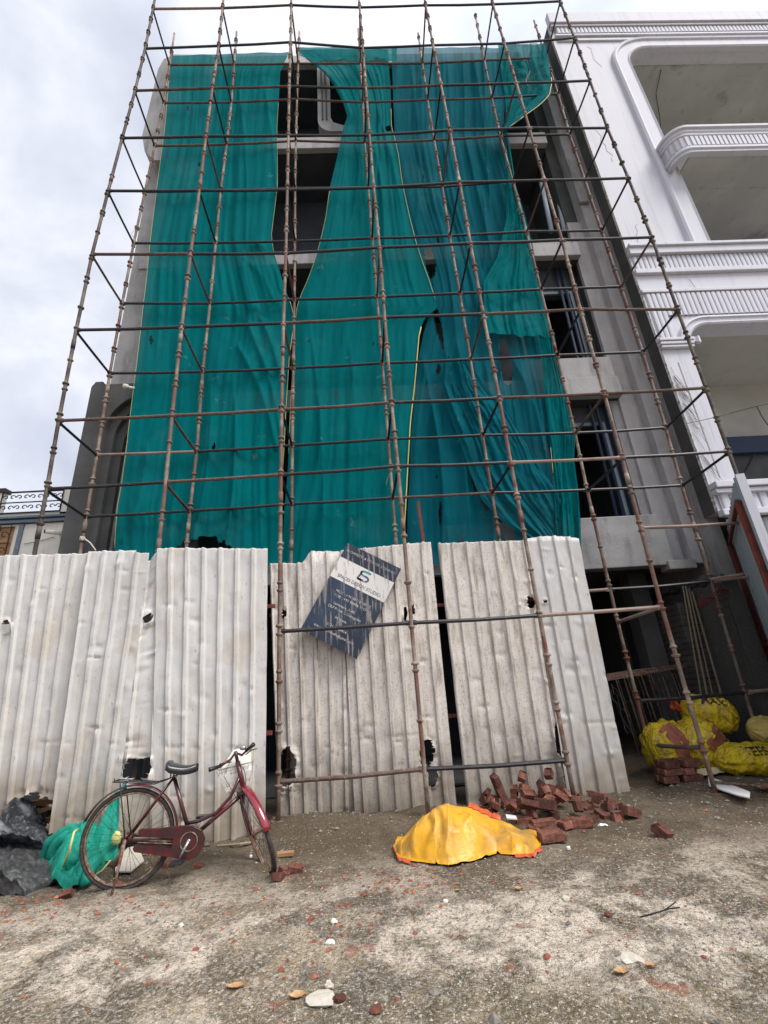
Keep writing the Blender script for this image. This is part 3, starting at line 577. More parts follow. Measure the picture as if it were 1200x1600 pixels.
B = {1: {2: (135, 807.3), 3: (151.7, 710.7), 4: (171.7, 583.3), 5: (191, 474), 6: (209, 380), 8: (241.7, 228), 9: (256, 161), 10: (265, 101.7)},
     2: {2: (296.7, 798.3), 3: (307.3, 705.7), 4: (316.7, 580.7), 5: (328.3, 474), 6: (337.3, 379.3), 7: (345, 297.7), 8: (354.3, 225.7), 9: (361.7, 160), 10: (366, 100.7)},
     3: {2: (456, 787.3), 3: (456.7, 696), 4: (458.3, 575), 5: (460, 468), 6: (461, 376.7), 7: (461, 294), 8: (462.3, 220), 9: (464, 155), 10: (466, 99.3)},
     4: {2: (613.3, 778), 3: (606.7, 686), 4: (597.3, 567.3), 5: (589, 464), 6: (581.7, 372), 8: (570, 222.7), 9: (566.7, 160), 10: (563, 99)},
     5: {2: (768.3, 770), 3: (754, 680), 4: (735, 561.7), 5: (718.3, 458.3), 6: (702.7, 368.3), 7: (691, 291.7), 8: (678.3, 219), 9: (668, 156), 10: (660, 99.3)},
     6: {0: (1013, 1163), 1: (965, 972), 2: (917.3, 765.7), 3: (898.3, 676.7), 4: (870, 555), 6: (822.7, 361.7), 8: (781.7, 212.3), 9: (768.3, 153.3), 10: (756.7, 94.3)},
     7: {2: (1065, 758.3), 3: (1040, 668.3), 4: (1004, 550), 5: (970, 448), 6: (940, 360), 8: (890, 210), 9: (871.7, 146.7)}}
LV = [0, 1.5, 3.5, 4.5, 6, 7.5, 9, 10.5, 12, 13.5, 15]
Z0 = .465
def nodes(D, Y):
    out = {}
    for i in D:
        d = {l: at(*D[i][l], Y) for l in D[i]}
        ks = sorted(d)
        for l in range(11):
            if l not in d:
                lo = [k for k in ks if k < l]; hi = [k for k in ks if k > l]
                if lo and hi:
                    a, b = lo[-1], hi[0]; d[l] = d[a].lerp(d[b], (LV[l] - LV[a]) / (LV[b] - LV[a]))
                else:
                    k = lo[-1] if lo else hi[0]; k2 = (ks[-4] if lo else ks[3])
                    s = (d[k].x - d[k2].x) / (LV[k] - LV[k2]); dz = LV[l] - LV[k]
                    d[l] = Vector((d[k].x + s * dz, Y, d[k].z + dz))
        out[i] = d
    return out
NF, NB = nodes(F, YF), nodes(B, YB)
sc = empty('scaffold', (.4, 5.85, 0), 'tall steel pipe scaffold of rusty uprights and dark crossbars in front of the netting', 'scaffold')
random.seed(3)
def along(d, z):
    ks = sorted(d); zz = [d[k].z for k in ks]
    if z <= zz[0]: t = (z - zz[0]) / (zz[1] - zz[0]); return d[ks[0]].lerp(d[ks[1]], t)
    if z >= zz[-1]: t = (z - zz[-2]) / (zz[-1] - zz[-2]); return d[ks[-2]].lerp(d[ks[-1]], t)
    for a in range(len(ks) - 1):
        if z <= zz[a + 1]: return d[ks[a]].lerp(d[ks[a + 1]], (z - zz[a]) / (zz[a + 1] - zz[a]))
def post(d, zbase, ztop, mat, r=.024):
    mb = MB(); ks = sorted(d)
    pts = [along(d, zbase)] + [d[k] for k in ks if d[k].z > zbase + .1] + [along(d, ztop)]
    mb.tube(pts, r, 10)
    z = Z0 + .0; k = 0
    while z < ztop - .05:
        if z > zbase + .12:
            for dz, up in ((-.045, 1), (.05, -1)) if True else ():
                jit = random.uniform(-.022, .022); zz = z + dz + jit; g_ = random.uniform(.82, 1.08)
                if random.random() < .1: continue
                a = along(d, zz - .018); b = along(d, zz + .018); t = (b - a)
                mb.tube([a, a + t * .1, a + t * .55, b - t * .1, b], [q * g_ for q in ([.03, .032, .043, .045, .031] if up == 1 else [.031, .041, .041, .032, .03])], 12)
        z += .5
    # sleeve joint
    for zj in (zbase + 3.2 + random.uniform(-.6, .6), zbase + 6.3 + random.uniform(-.6, .6), zbase + 9.4, zbase + 12.6):
        if zj < ztop - .3: mb.tube([along(d, zj), along(d, zj + .16)], .029, 10)
    return mb.build('post', mat, sc, smooth=True)
FM = {1: 'postdark', 7: 'postdark'}
for i in range(1, 8):
    post(NF[i], gh(NF[i][0].x, YF) + (.0 if i > 2 else .15), 17.2, FM.get(i, 'post'))
TB = {1: 16.82, 2: 16.85, 3: 16.81, 4: 16.92, 5: 16.68, 6: 17.55, 7: 17.2}
for i in range(1, 8):
    post(NB[i], .05, TB[i], 'post', .023)
small = []
def bar(a, b, mat, name='ledger', r=.0225, stuff=False):
    a = Vector(a); b = Vector(b); t = (b - a).normalized()
    a2 = a + t * .03; b2 = b - t * .03; mid = (a2 + b2) / 2 + Vector((0, 0, -.006 + random.uniform(-.008, .004)))
    if stuff: small.append((a2, mid, b2, r)); return
    mb = MB().tube([a2, mid, b2], r, 8)
    for p, s in ((a, 1), (b, -1)): mb.box(-.02, .05, -.012, .012, -.028, .028, Matrix.Translation(p + t * s * .012) @ (t * s).to_track_quat('X', 'Z').to_matrix().to_4x4())
    return mb.build(name, mat, sc, smooth=False)
def pick(): return random.choices(['bar', 'barrust', 'bargrey'], [.84, .12, .04])[0]
for l in range(2, 11):
    for i in range(1, 7): bar(NF[i][l], NF[i + 1][l], 'barrust' if (l == 3 and i < 4) or (l == 4 and i >= 5) or (l == 4 and i == 3) else ('bargrey' if l == 2 and i == 5 else pick()))
bar(NF[3][1], NF[4][1], 'bar'); bar(NF[4][1], NF[5][1], 'bar'); bar(NF[5][1], NF[6][1], 'bargrey')
bar(NF[3][0], NF[4][0], 'barrust'); bar(NF[4][0], NF[5][0], 'bar')
z6 = at(1000, 825, YF).z; bar(along(NF[6], z6), along(NF[7], z6), 'bargrey')
for l in range(2, 11):
    for i in range(1, 7): bar(NB[i][l], NB[i + 1][l], pick(), stuff=(l >= 8 and not (i == 6)))
for l, q in ((1, [(952.7, 921), (1111.7, 908.3)]), (0, [(996.7, 1095), (1166.7, 1081.7)])):
    a, b = at(*q[0], YB), at(*q[1], YB); bar(a, b, 'bar')
    bar(b, b + Vector((1.0, -.15, .05)), 'bargrey')
    if l == 1: bar(along(NB[5], a.z), a, 'bargrey')
mb = MB()
for a, mid, b, r in small: mb.tube([a, mid, b], r, 8)
tag(mb.build('ledger', 'barrust', sc), kind='stuff')
for l in range(2, 11):
    for i in range(1, 8): bar(NF[i][l] - Vector((0, 0, .02)), NB[i][l] - Vector((0, 0, .01)), random.choice(['bar', 'bar', 'barrust']), 'transom', .019)
bar(NF[6][1], NB[6][1], 'bargrey', 'transom'); bar(NF[6][0], NB[6][0], 'barrust', 'transom')
MB().tube([at(1112, 905, YB - .03), at(1135, 901, 6.1), at(1162, 897, 5.9)], .019, 8).build('transom', 'bargrey', sc)
# base plates
for i in (3, 4, 5, 6):
    p = along(NF[i], gh(NF[i][0].x, YF)); mb = MB().box(p.x - .07, p.x + .07, p.y - .07, p.y + .07, p.z - .01, p.z + .012); mb.build('base_plate', 'rustmetal', sc)
rp = MB().tube([at(126, 845, YB - .03), at(133, 842, YB - .04), at(141, 848, YB - .05), at(150, 860, YB - .05)], .008, 5)
for k in range(3): rp.tube([NB[1][2] + Vector((.03 * math.cos(a), .03 * math.sin(a), -.35 + .015 * k)) for a in np.linspace(0, 6.28, 9)], .007, 4)
tag(rp.build('rope', 'whiteplastic'), 'white rope knotted round the lower rear left upright of the scaffold', 'rope')

# ---------------------------------------------------------------- green netting
def net(name, rows, Y, mat, label, seed=0, folds=14, amp=.05, holes=(), Yf=None, cu=110, rv=170, conv=0.0, creases=()):
    pys = [r[0] for r in rows]; y0, y1 = pys[0], pys[-1]
    mb = MB(); grid = []
    for j in range(rv + 1):
        v = j / rv; py = lerp(y0, y1, v)
        xl = interp(pys, [r[1] for r in rows], py); xr = interp(pys, [r[2] for r in rows], py)
        dl = interp(pys, [r[3] if len(r) > 3 else 0 for r in rows], py)
        row = []
        for i in range(cu + 1):
            u = i / cu; px = lerp(xl, xr, u); pyy = py + dl * (u - .5) * 2
            pyy += 3.0 * nz(u * 6, seed + 3, v * 2) * (1 - v) * (1 if j > 1 else 0.6) + (5 * nz(u * 7 + seed, 8) if v > .97 else 0)
            w = u * folds + 1.1 * nz(v * 3 + seed, u * 3) + conv * v * u
            f = .62 * nz(w, seed * 3.1, v * 1.3) + .3 * nz(w * 2.3, seed + 9, v * 2.2) + .5 * nz(u * 3 + seed, v * 2.2, 4.4)
            f -= .16 * max(0, math.sin(w * 2.1 + 2.2 * nz(v * 1.6, seed))) ** 6
            yy = Y + (Yf(u, v) if Yf else 0) + amp * f * min(1, u * 12, (1 - u) * 12) + amp * .2 * f
            for (x0, q0, x1, q1, am, wd) in creases:
                ex, ey = x1 - x0, q1 - q0; L2 = ex * ex + ey * ey; tt = ((px - x0) * ex + (py - q0) * ey) / L2
                if -.1 < tt < 1.1:
                    tq = min(1, max(0, tt)); bx = x0 + ex * tq + 9 * math.sin(tq * 3.1) * (1 if am > 0 else -1); d = math.hypot(px - bx, py - q0 - ey * tq)
                    if d < wd * 4: yy -= 1.4 * abs(am) * math.exp(-d / wd) * math.sin(math.pi * min(1, max(0, (tt + .1) / 1.2))) ** .6
            yy += amp * .5 * ridge(u * 5 + seed, v * 8 + u * 2, seed) * min(1, u * 12, (1 - u) * 12)
            row.append(at(px, pyy, yy))
        grid.append(row)
    mb.grid(grid)
    if holes:
        def g(qx, qy):
            m_ = 9
            for (hx, hy, rx, ry, an) in holes:
                dx, dy = qx - hx, qy - hy
                if abs(dx) > 90 or abs(dy) > 90: continue
                ca, sa = math.cos(math.radians(an)), math.sin(math.radians(an)); ex = (dx * ca + dy * sa) / rx; ey = (-dx * sa + dy * ca) / ry
                m_ = min(m_, ex * ex + ey * ey - 1 - .6 * nz(qx * .1, qy * .1, 3))
            return m_
        punch(mb, cu + 1, g)
    o = tag(mb.build(name, mat, smooth=True), label, 'netting', 'green shade nets hung on the front')
    return o, grid
def cord(o, grid, side, v0, v1, r=.003):
    n = len(grid); pts = [grid[j][0 if side == 'L' else -1] + Vector((0, -.012, 0)) for j in range(int(v0 * n), min(n, int(v1 * n) + 1), 3)]
    MB().tube(pts, r, 5).build('yellow_selvedge', 'yellowcord', o, smooth=True)
    return o
n1o, g1 = net('green_net', [(84, 268, 452, -3), (115, 265, 438, -3), (200, 258, 433), (290, 246, 434), (370, 236, 424), (390, 234, 427), (440, 229, 442), (480, 224, 456), (500, 222, 460), (560, 215, 452), (640, 205, 447), (700, 198, 444), (760, 190, 440), (790, 184, 438), (852, 180, 436, 6), (880, 180, 436, 6)],
    6.45, 'net', 'wide green net at the left end of the facade, hanging straight to the fence', 1, 13, .06, cu=140, rv=200, creases=[(372, 540, 432, 700, .09, 4), (385, 500, 440, 690, .08, 4), (400, 480, 446, 640, .07, 5), (378, 400, 428, 470, .06, 4), (400, 380, 438, 455, .07, 4), (410, 120, 430, 380, .05, 5), (372, 130, 380, 420, .04, 4), (330, 600, 300, 850, .05, 6), (230, 700, 190, 850, .06, 6), (365, 600, 350, 860, .07, 6), (400, 700, 330, 850, .05, 5)],
    holes=[(293, 169, 3, 4, 0), (311, 257, 3, 4, 20), (236, 531, 3, 7, 0), (334, 697, 3, 7, 5), (359, 541, 5, 3, 0), (322, 872, 48, 34, 0), (345, 585, 1.5, 3, 0), (362, 563, 1.5, 3, 0)])
cord(n1o, g1, 'L', .05, .99); cord(n1o, g1, 'R', .1, .42); cord(n1o, g1, 'R', .48, .98, .006)
n2o, g2 = net('green_net', [(77, 466, 606), (92, 478, 607), (110, 502, 608), (130, 520, 610), (160, 536, 611), (182, 543, 611), (200, 536, 612), (240, 528, 622), (290, 516, 629), (340, 509, 640), (380, 500, 650), (410, 491, 660), (440, 480, 671), (462, 470, 678), (480, 464, 684), (500, 462, 662), (520, 460, 655), (600, 456, 648), (660, 453, 641), (730, 450, 637), (800, 444, 633), (880, 440, 628)],
    6.5, 'net', 'green net over the middle of the facade, pinched narrow near the top', 2, 9, .055,
    holes=[(525, 616, 2.5, 8, 0), (590, 118, 1.5, 6, 0), (607, 201, 6, 5, 0), (582, 537, 5, 3, 30), (611, 538, 2, 3, 0), (483, 533, 2, 3, 0)], cu=120, creases=[(547, 182, 500, 420, .05, 4), (560, 190, 540, 380, .06, 4), (575, 190, 600, 400, .06, 4), (590, 170, 640, 440, .05, 4), (553, 215, 556, 330, .05, 3), (480, 480, 505, 860, .04, 6), (540, 500, 560, 860, .03, 8)])
cord(n2o, g2, 'L', .28, .8); cord(n2o, g2, 'R', .12, .5, .005); cord(n2o, g2, 'R', .54, .95, .011)
n3o, g3 = net('green_net', [(74, 612, 786), (150, 614, 790), (212, 617, 786), (270, 628, 800), (320, 634, 815), (380, 650, 832), (440, 668, 842), (480, 674, 850), (520, 662, 858), (560, 654, 868), (620, 648, 884), (680, 642, 893), (740, 640, 900), (800, 637, 906), (840, 636, 908), (880, 634, 908)],
    6.6, 'netblue', 'blue green net right of the middle, torn open in a loop halfway down', 3, 15, .075, cu=150,
    holes=[(672, 408, 9, 26, -8), (684, 376, 4, 5, 0), (661, 276, 2, 3, 0), (684, 505, 6, 40, -12), (685, 577, 4, 9, 0), (790, 565, 10, 38, -8), (734, 705, 8, 42, -20), (750, 765, 8, 36, -24), (688, 802, 3, 18, 0), (682, 745, 1.5, 7, 0), (700, 560, 1.5, 5, 0), (722, 845, 3, 9, 0), (791, 815, 12, 40, -10), (844, 790, 3, 3, 0)], creases=[(690, 520, 735, 850, .08, 5), (715, 540, 770, 820, .08, 5), (660, 560, 700, 850, .07, 5), (672, 620, 690, 860, .07, 4), (705, 600, 745, 700, .08, 4), (640, 90, 650, 360, .05, 5), (700, 90, 690, 330, .05, 5), (740, 90, 765, 420, .06, 5), (690, 360, 720, 700, .06, 5), (760, 440, 780, 620, .07, 5), (755, 300, 745, 480, .06, 5), (830, 560, 860, 840, .08, 6), (800, 560, 850, 700, .06, 5)])
n4o, g4 = net('green_net', [(69, 778, 853), (100, 782, 858), (130, 786, 862), (150, 789, 858), (165, 790, 843), (180, 790, 822), (192, 789, 806), (202, 786, 792)],
    6.3, 'net', 'loose green net flap at the top right, blown out over the scaffold', 4, 8, .07, cu=60, rv=60, Yf=lambda u, v: .25 - .35 * u)
cord(n4o, g4, 'R', .4, 1, .01)
n5o, g5 = net('green_net', [(204, 776, 792), (230, 786, 797), (290, 790, 806), (340, 792, 822), (400, 778, 833), (440, 756, 842), (480, 756, 850), (524, 764, 862, 3)],
    6.42, 'net', 'bunched green net curtain hanging from the knot at the right edge', 5, 9, .07, cu=80, rv=110)
n6o, g6 = net('green_net', [(520, 842, 866), (560, 846, 872), (620, 852, 888), (680, 858, 899), (720, 862, 897), (760, 866, 903), (810, 868, 907), (845, 872, 908), (880, 895, 906)],
    6.45, 'net', 'narrow green net strip hanging lowest at the right corner of the facade', 6, 6, .08, cu=60, rv=110)
cord(n6o, g6, 'L', .5, .62, .006)
n7o, g7 = net('green_net', [(560, 694, 730), (600, 690, 755), (640, 700, 790), (700, 722, 830), (740, 735, 850), (780, 752, 880), (820, 790, 905), (850, 840, 907)],
    6.48, 'netblue', 'swagged blue green net drawn down diagonally towards the lower right corner', 7, 7, .1, cu=80, rv=90, conv=3)
n8o, g8 = net('green_net', [(74, 462, 620), (84, 462, 620), (94, 486, 620)], 6.46, 'net', 'thin green net strip stretched along the roof edge', 8, 9, .02, cu=60, rv=8)
rd = MB().tube([at(653, 784, 6.2), at(662, 850, 6.2), at(668, 905, 6.15)], .03, 4)
tag(rd.build('steel_angle', 'gatered'), 'rust red steel angle standing behind the fence beside the centre upright', 'post')
# twigs and wires tangled in the flap
tw = MB(); random.seed(12)
for k in range(12):
    p = [at(815 + random.uniform(0, 15), 150 - random.uniform(0, 20), 5.98)]
    for q in range(5): p.append(p[-1] + Vector((random.uniform(-.05, .14), -.01, random.uniform(-.02, .22))))
    tw.tube(p, .004, 3)
tag(tw.build('wire_tangle', 'iron'), 'thin dark wires tangled over the loose net flap', 'wire')
# leaning pipes on the third floor
pg = empty('pipe_bundle', at(880, 360, 7.1), 'pale blue pipes and battens leaning inside the third floor opening', 'pipes')
for k, (x0, x1, r, mt) in enumerate(((845, 862, .05, 'pvc'), (866, 882, .045, 'pvc'), (872, 890, .018, 'bamboo'), (877, 896, .016, 'bamboo'))):
    MB().tube([at(x0, 282, 7.25), at(x1, 362, 7.1)], r, 10).build('pipe' if r > .03 else 'batten', mt, pg, smooth=True)
pg2 = MB()
for k, x in enumerate((4.2, 4.32, 4.5)): pg2.tube([(x + .1, 7.12, 9.4), (x, 7.1, 2.9)], .03, 8)
tag(pg2.build('drain_pipes', 'navy', smooth=True), 'dark drain pipes running down beside the right hand windows', 'pipes')

tie = MB(); random.seed(14)
for i, z in ((2, 13.2), (3, 9.4), (4, 11.9), (5, 7.6), (6, 10.4), (2, 6.1), (5, 13.0), (6, 5.2), (4, 4.4), (1, 9.9)):
    c = along(NB[i], z)
    for k in range(3): tie.tube([c + Vector((.034 * math.cos(a), .034 * math.sin(a), .012 * k + .004 * math.sin(a * 2))) for a in np.linspace(0, 6.28, 9)], .005, 4)
    p = [c + Vector((0, -.035, 0))]
    for q in range(5): p.append(p[-1] + Vector((random.uniform(-.04, .04), random.uniform(-.01, .02), -random.uniform(.03, .08))))
    tie.tube(p, .004, 3)
tie.build('tie_wire', 'bamboo', sc)
# ---------------------------------------------------------------- corrugated fence sheets
def fence_sheet(TL, TR, BR, BL, YT, YBt, mat, label, seed=0, period=.19, holes=(), notch=(), phase=0.0, top=None, flaps=()):
    A, Bv, Cv, D = at(*TL, YT), at(*TR, YT), at(*BR, YBt), at(*BL, YBt)
    W = (Bv - A).length; Hh = (A - D).length
    us = []; hs = []
    s = -phase * period
    for k in range(int(W / period) + 3):
        for off, h in ((0, 0), (.014, 1), (.03, 1.03), (.047, 1), (.064, 0), (.1, .01), (.13, .012), (.16, .01)):
            us.append(s + off * period / .19); hs.append(h)
        s += period
    sel = [(u / W, h) for u, h in zip(us, hs) if 0.002 < u < W - .002]
    sel = [(0, 0)] + sel + [(1, 0)]
    rv = 190; rnd = random.Random(seed)
    dents = [(rnd.uniform(0, W), rnd.uniform(.1, Hh), rnd.uniform(.02, .09), rnd.uniform(.015, .06), rnd.uniform(-.022, .018)) for _ in range(30)]
    grid = []
    for j in range(rv + 1):
        v = j / rv; row = []
        for (u, h) in sel:
            tp = top(u) if top else 0
            vv = v
            if j == 0: vv = tp + .004 * nz(u * 30, seed)
            elif v < tp: vv = tp
            if j == rv: vv = 1 + .012 * nz(u * 14, seed + 5)
            p = A.lerp(Bv, u).lerp(D.lerp(Cv, u), vv)
            off = .029 * h
            off += .022 * fbm(u * 2 + seed, vv * 3, seed * 1.7, 2) + .006 * nz(u * 14, vv * 16, seed)
            su, sv = u * W, vv * Hh
            for (dx, dy, rx, ry, a) in dents:
                q = ((su - dx) / rx) ** 2 + ((sv - dy) / ry) ** 2
                if q < 4: off += a * math.exp(-q * 1.5)
            for dy, a in ((.72, .009),):
                q = (vv - dy - .006 * nz(u * 9, seed)) / .006
                if abs(q) < 2 and nz(u * 7, seed + dy * 9) > .12: off -= a * math.exp(-q * q)
            top_c = max(0, 1 - (vv - tp) / .05)
            off += top_c * .02 * nz(u * 20, seed + 2) + max(0, (vv - .93) / .07) * .02 * nz(u * 16, seed + 7)
            row.append(p + Vector((.004 * nz(vv * 9, seed), -off, 0)))
        grid.append(row)
    mb = MB().grid(grid)
    if holes:
        def g(qx, qy):
            m_ = 9
            for (hx, hy, rx, ry) in holes:
                ex = (qx - hx) / rx; ey = (qy - hy) / ry
                if abs(ex) < 4 and abs(ey) < 4: m_ = min(m_, ex * ex + ey * ey - 1 - .8 * nz(qx * .13, qy * .13, seed) - .4 * nz(qx * .35, qy * .35, 2))
            return m_
        punch(mb, len(sel), g, .045)
    o = tag(mb.build('fence_sheet', mat, smooth=True, solid=.0018), label, 'fence panel', 'corrugated sheets of the site fence')
    C_ = len(sel); sharp = [h in (1, 0) for _, h in sel]; me = o.data
    at_ = me.attributes.new('sharp_edge', 'BOOLEAN', 'EDGE')
    at_.data.foreach_set('value', [abs(e.vertices[0] - e.vertices[1]) == C_ and sharp[e.vertices[0] % C_] for e in me.edges])
    flaps = ()
    for k, (fx, fy, w, h, an) in enumerate(flaps):
        # a curled lip of torn sheet
        c = at(fx, fy, lerp(YT, YBt, .6) - .05); rows = []
        for a in range(9):
            t = a / 8; r = []
            for b in range(7):
                q = b / 6; lx = (q - .5) * w * (1 - .5 * t) + .01 * nz(a, b, k); lz = -t * h * .6; ly = -.02 - .09 * math.sin(t * 2.2) * h / .1 * .5 + .012 * nz(a * .8, b * .8, k + 4)
                rr = Vector((lx, ly, lz)); rr.rotate(Matrix.Rotation(math.radians(an), 3, 'Y')); r.append(c + rr)
            rows.append(r)
        MB().grid(rows).build('torn_flap', mat, o, smooth=True, solid=.0018)
    return o
fence_sheet((-60, 870), (145, 864), (86, 1300), (-110, 1305), 5.16, 5.14, 'sheet', 'clean cream fence sheet at the far left, behind the black plastic heap', 11, holes=[(10, 978, 8, 11), (52, 1268, 34, 30), (30, 1290, 20, 30)], phase=.4)
fence_sheet((140, 862), (234, 860), (178, 1308), (78, 1304), 5.1, 5.08, 'sheet', 'narrow cream fence sheet second from the left, above the rear wheel of the bicycle', 12, phase=.2,
    top=lambda u: .0 + (.012 if u > .8 else 0))
fence_sheet((228, 882), (250, 858), (242, 1316), (172, 1308), 5.14, 5.12, 'sheet', 'torn narrow cream fence sheet with holes above the bicycle saddle', 13, holes=[(233, 966, 8, 11), (212, 1203, 24, 19), (225, 1190, 12, 10)], phase=.0,
    top=lambda u: .0, flaps=[(233, 978, .07, .09, 10), (190, 1188, .13, .1, 60), (232, 1212, .1, .1, -40), (232, 878, .12, .09, -30)])
fence_sheet((246, 857), (418, 857), (414, 1322), (236, 1316), 5.1, 5.08, 'sheet', 'wide cream fence sheet behind the bicycle handlebar, left of the open seam', 14, phase=.3, flaps=[(362, 1165, .12, .12, 20)])
fence_sheet((421, 880), (556, 880), (562, 1302), (436, 1306), 5.76, 5.74, 'sheetdirty', 'dirty fence sheet left of centre with a crumpled top corner under the sign', 15, holes=[(443, 958, 4, 8), (450, 1200, 13, 34)], phase=.15,
    top=lambda u: .0 if u < .36 else -.055 * sstep(.36, .5, u), flaps=[(456, 1162, .12, .2, 70), (432, 1150, .12, .25, -80)])
fence_sheet((532, 860), (673, 847), (716, 1285), (556, 1300), 5.72, 5.7, 'sheetdirty', 'stained fence sheet behind the right half of the blue sign', 16, holes=[(633, 958, 4, 15), (645, 950, 3, 10), (668, 1178, 11, 24), (676, 1215, 7, 16)], phase=.5,
    top=lambda u: .0, flaps=[(655, 1150, .1, .2, 30), (680, 1160, .09, .16, -30)])
fence_sheet((684, 849), (832, 844), (900, 1268), (733, 1282), 5.76, 5.74, 'sheetdirty', 'fence sheet right of the black gap, behind the brick heap', 17, holes=[(829, 941, 7, 10), (873, 1150, 8, 30), (882, 1190, 7, 30), (890, 1215, 8, 20)], phase=.1, flaps=[(868, 1125, .1, .14, 20)])
fence_sheet((824, 845), (905, 846), (990, 1262), (892, 1268), 5.73, 5.71, 'sheet', 'last fence sheet at the right end with a crumpled top, beside the dark entrance', 18, holes=[(852, 939, 3, 4)], phase=.25,
    top=lambda u: -.012 - .01 * math.sin(u * 3))
# rails behind the fence
for k, (x0, x1, y, z) in enumerate(((-4.6, -1.1, 5.17, 2.2), (-4.6, -1.1, 5.17, .9), (-1.3, 2.7, 5.82, 2.2), (-1.2, 2.7, 5.82, .9))):
    tag(MB().box(x0, x1, y, y + .04, z, z + .04).build('fence_rail', 'gatered'), ['upper rail behind the left run of fence sheets', 'lower rail behind the left run of fence sheets', 'upper rail behind the right run of fence sheets', 'lower rail behind the right run of fence sheets'][k], 'rail')

# wood seen through the hole at the left
wd = MB(); wd.tube([at(12, 1282, 5.35), at(80, 1262, 5.4)], [.05, .02], 4).tube([at(0, 1262, 5.5), at(95, 1250, 5.6)], .035, 4).tube([at(0, 1300, 5.4), at(95, 1275, 5.5)], .03, 4)
tag(wd.build('timber_offcut', 'wood'), 'splintered timber seen through the torn hole at the bottom left of the fence', 'timber')

# ---------------------------------------------------------------- sign board
sgY = 5.62
TL, TR_, BR_, BL_ = at(543, 850, sgY), at(628, 888, sgY), at(556, 1031, sgY), at(470, 982, sgY)
U = ((TR_ - TL) + (BR_ - BL_)) / 2; W = U.length; U.normalize()
Dn = ((BL_ - TL) + (BR_ - TR_)) / 2; Hs = Dn.length; Dn = (Dn - U * Dn.dot(U)).normalized()
ctr = (TL + TR_ + BR_ + BL_) / 4
Nn = U.cross(Dn).normalized()
if Nn.y > 0: Nn = -Nn
sg = empty('sign_board', ctr, 'tilted blue and white studio sign hung on the fence behind a crossbar', 'sign')
def bp(a, b, o=0.0): return ctr + U * (a - .5) * W + Dn * (b - .5) * Hs + Nn * o     # a across, b down
def slab(name, a0, a1, b0, b1, o0, o1, mat):
    mb = MB(); P = [bp(a, b, o) for o in (o0, o1) for a, b in ((a0, b0), (a1, b0), (a1, b1), (a0, b1))]
    mb.v = P; mb.f = [(0, 1, 2, 3), (4, 7, 6, 5), (0, 4, 5, 1), (1, 5, 6, 2), (2, 6, 7, 3), (3, 7, 4, 0)]
    return mb.build(name, mat, sg)
slab('board', 0, 1, 0, 1, -.012, .006, 'signblue')
slab('white_band', 0.001, .999, .165, .395, .006, .009, 'signwhite')
def text(s, a, b, size, mat, name='lettering', align='CENTER', sx=1.0):
    cu = bpy.data.curves.new('t', 'FONT'); cu.body = s; cu.size = size; cu.align_x = align; cu.align_y = 'CENTER'; cu.offset = size * .012
    tmp = bpy.data.objects.new('t', cu); me = bpy.data.meshes.new_from_object(tmp); bpy.data.objects.remove(tmp)
    mb = MB(); o = bp(a, b, .0105); mb.v = [o + U * v.co.x * sx - Dn * v.co.y for v in me.vertices]; mb.f = [tuple(p.vertices) for p in me.polygons]
    bpy.data.meshes.remove(me); return mb.build(name, mat, sg)
text('ARCHITECTS & INTERIOR DESIGNERS', .5, .075, .042, 'signtext')
text('SPACES DESIGN STUDIO', .5, .352, .06, 'signdark', sx=.92)
for q, (s, a, b, z) in enumerate((('MOB : +91 99716 50978', .52, .5, .048), ('FOR : +91 98996 99178', .52, .545, .048), ('Basement, A-40,', .46, .62, .046), ('DLF Phase 1, Gurugram', .5, .665, .046),
                       ('Haryana', .5, .74, .046), ('0124-4080404', .5, .83, .046), ('spacesdesignstudio@gmail.com', .5, .89, .042))):
    text(s, a, b, z, 'signtext')
# monogram: an S whose lower bowl closes into a D
def stroke(pts, mat, name='logo'):
    mb = MB(); w = .012; L_ = []; R_ = []
    P = [bp(a, b, .0107) for a, b in pts]
    for i, p in enumerate(P):
        t = (P[min(i + 1, len(P) - 1)] - P[max(i - 1, 0)]).normalized(); n = t.cross(Nn); L_.append(p + n * w); R_.append(p - n * w)
    mb.grid([L_, R_]); return mb.build(name, mat, sg)
def arc(cx, cz, rx, rz, a0, a1, n=12): return [(cx + rx * math.cos(math.radians(lerp(a0, a1, i / n))), cz + rz * math.sin(math.radians(lerp(a0, a1, i / n)))) for i in range(n + 1)]
stroke([(.6, .195), (.5, .195)] + arc(.5, .218, .06, .023, -90, -270) + [(.52, .241)], 'signteal')
stroke([(.52, .241)] + arc(.54, .266, .06, .025, -90, 90) + [(.42, .291)], 'signdark')
stroke([(.42, .291), (.44, .24), (.44, .2)], 'signdark'); stroke([(.42, .291), (.5, .291)], 'signteal')

# ---------------------------------------------------------------- bicycle
BY = lambda x: 4.2 + .155 * (x + 1.98)
def bk(px, py, off=0.0):
    d = ray(px, py); k = (4.2 + .155 * 1.98) / (d.y - .155 * d.x); p = d * k
    return Vector((p.x - off * .153, p.y + off * .988, p.z + CAMZ))
bkX = Vector((.988, .153, 0)); bkN = Vector((-.153, .988, 0))
RH = bk(200, 1309); BB = bk(298, 1310); SC_ = bk(272, 1214); HT = bk(371, 1190); HB = bk(382, 1238); SJ = bk(289, 1287)
bike = empty('bicycle', (RH.x, RH.y, gh(RH.x, RH.y)), 'old maroon roadster bicycle with front basket parked against the fence', 'bicycle')
def ring(c, a, b, R, r, n=48, m_=8, a0=0, a1=360):
    pts = [c + a * R * math.cos(math.radians(t)) + b * R * math.sin(math.radians(t)) for t in np.linspace(a0, a1, n, endpoint=(a1 - a0) < 360)]
    return MB().tube(pts, r, m_, closed=(a1 - a0) >= 360)
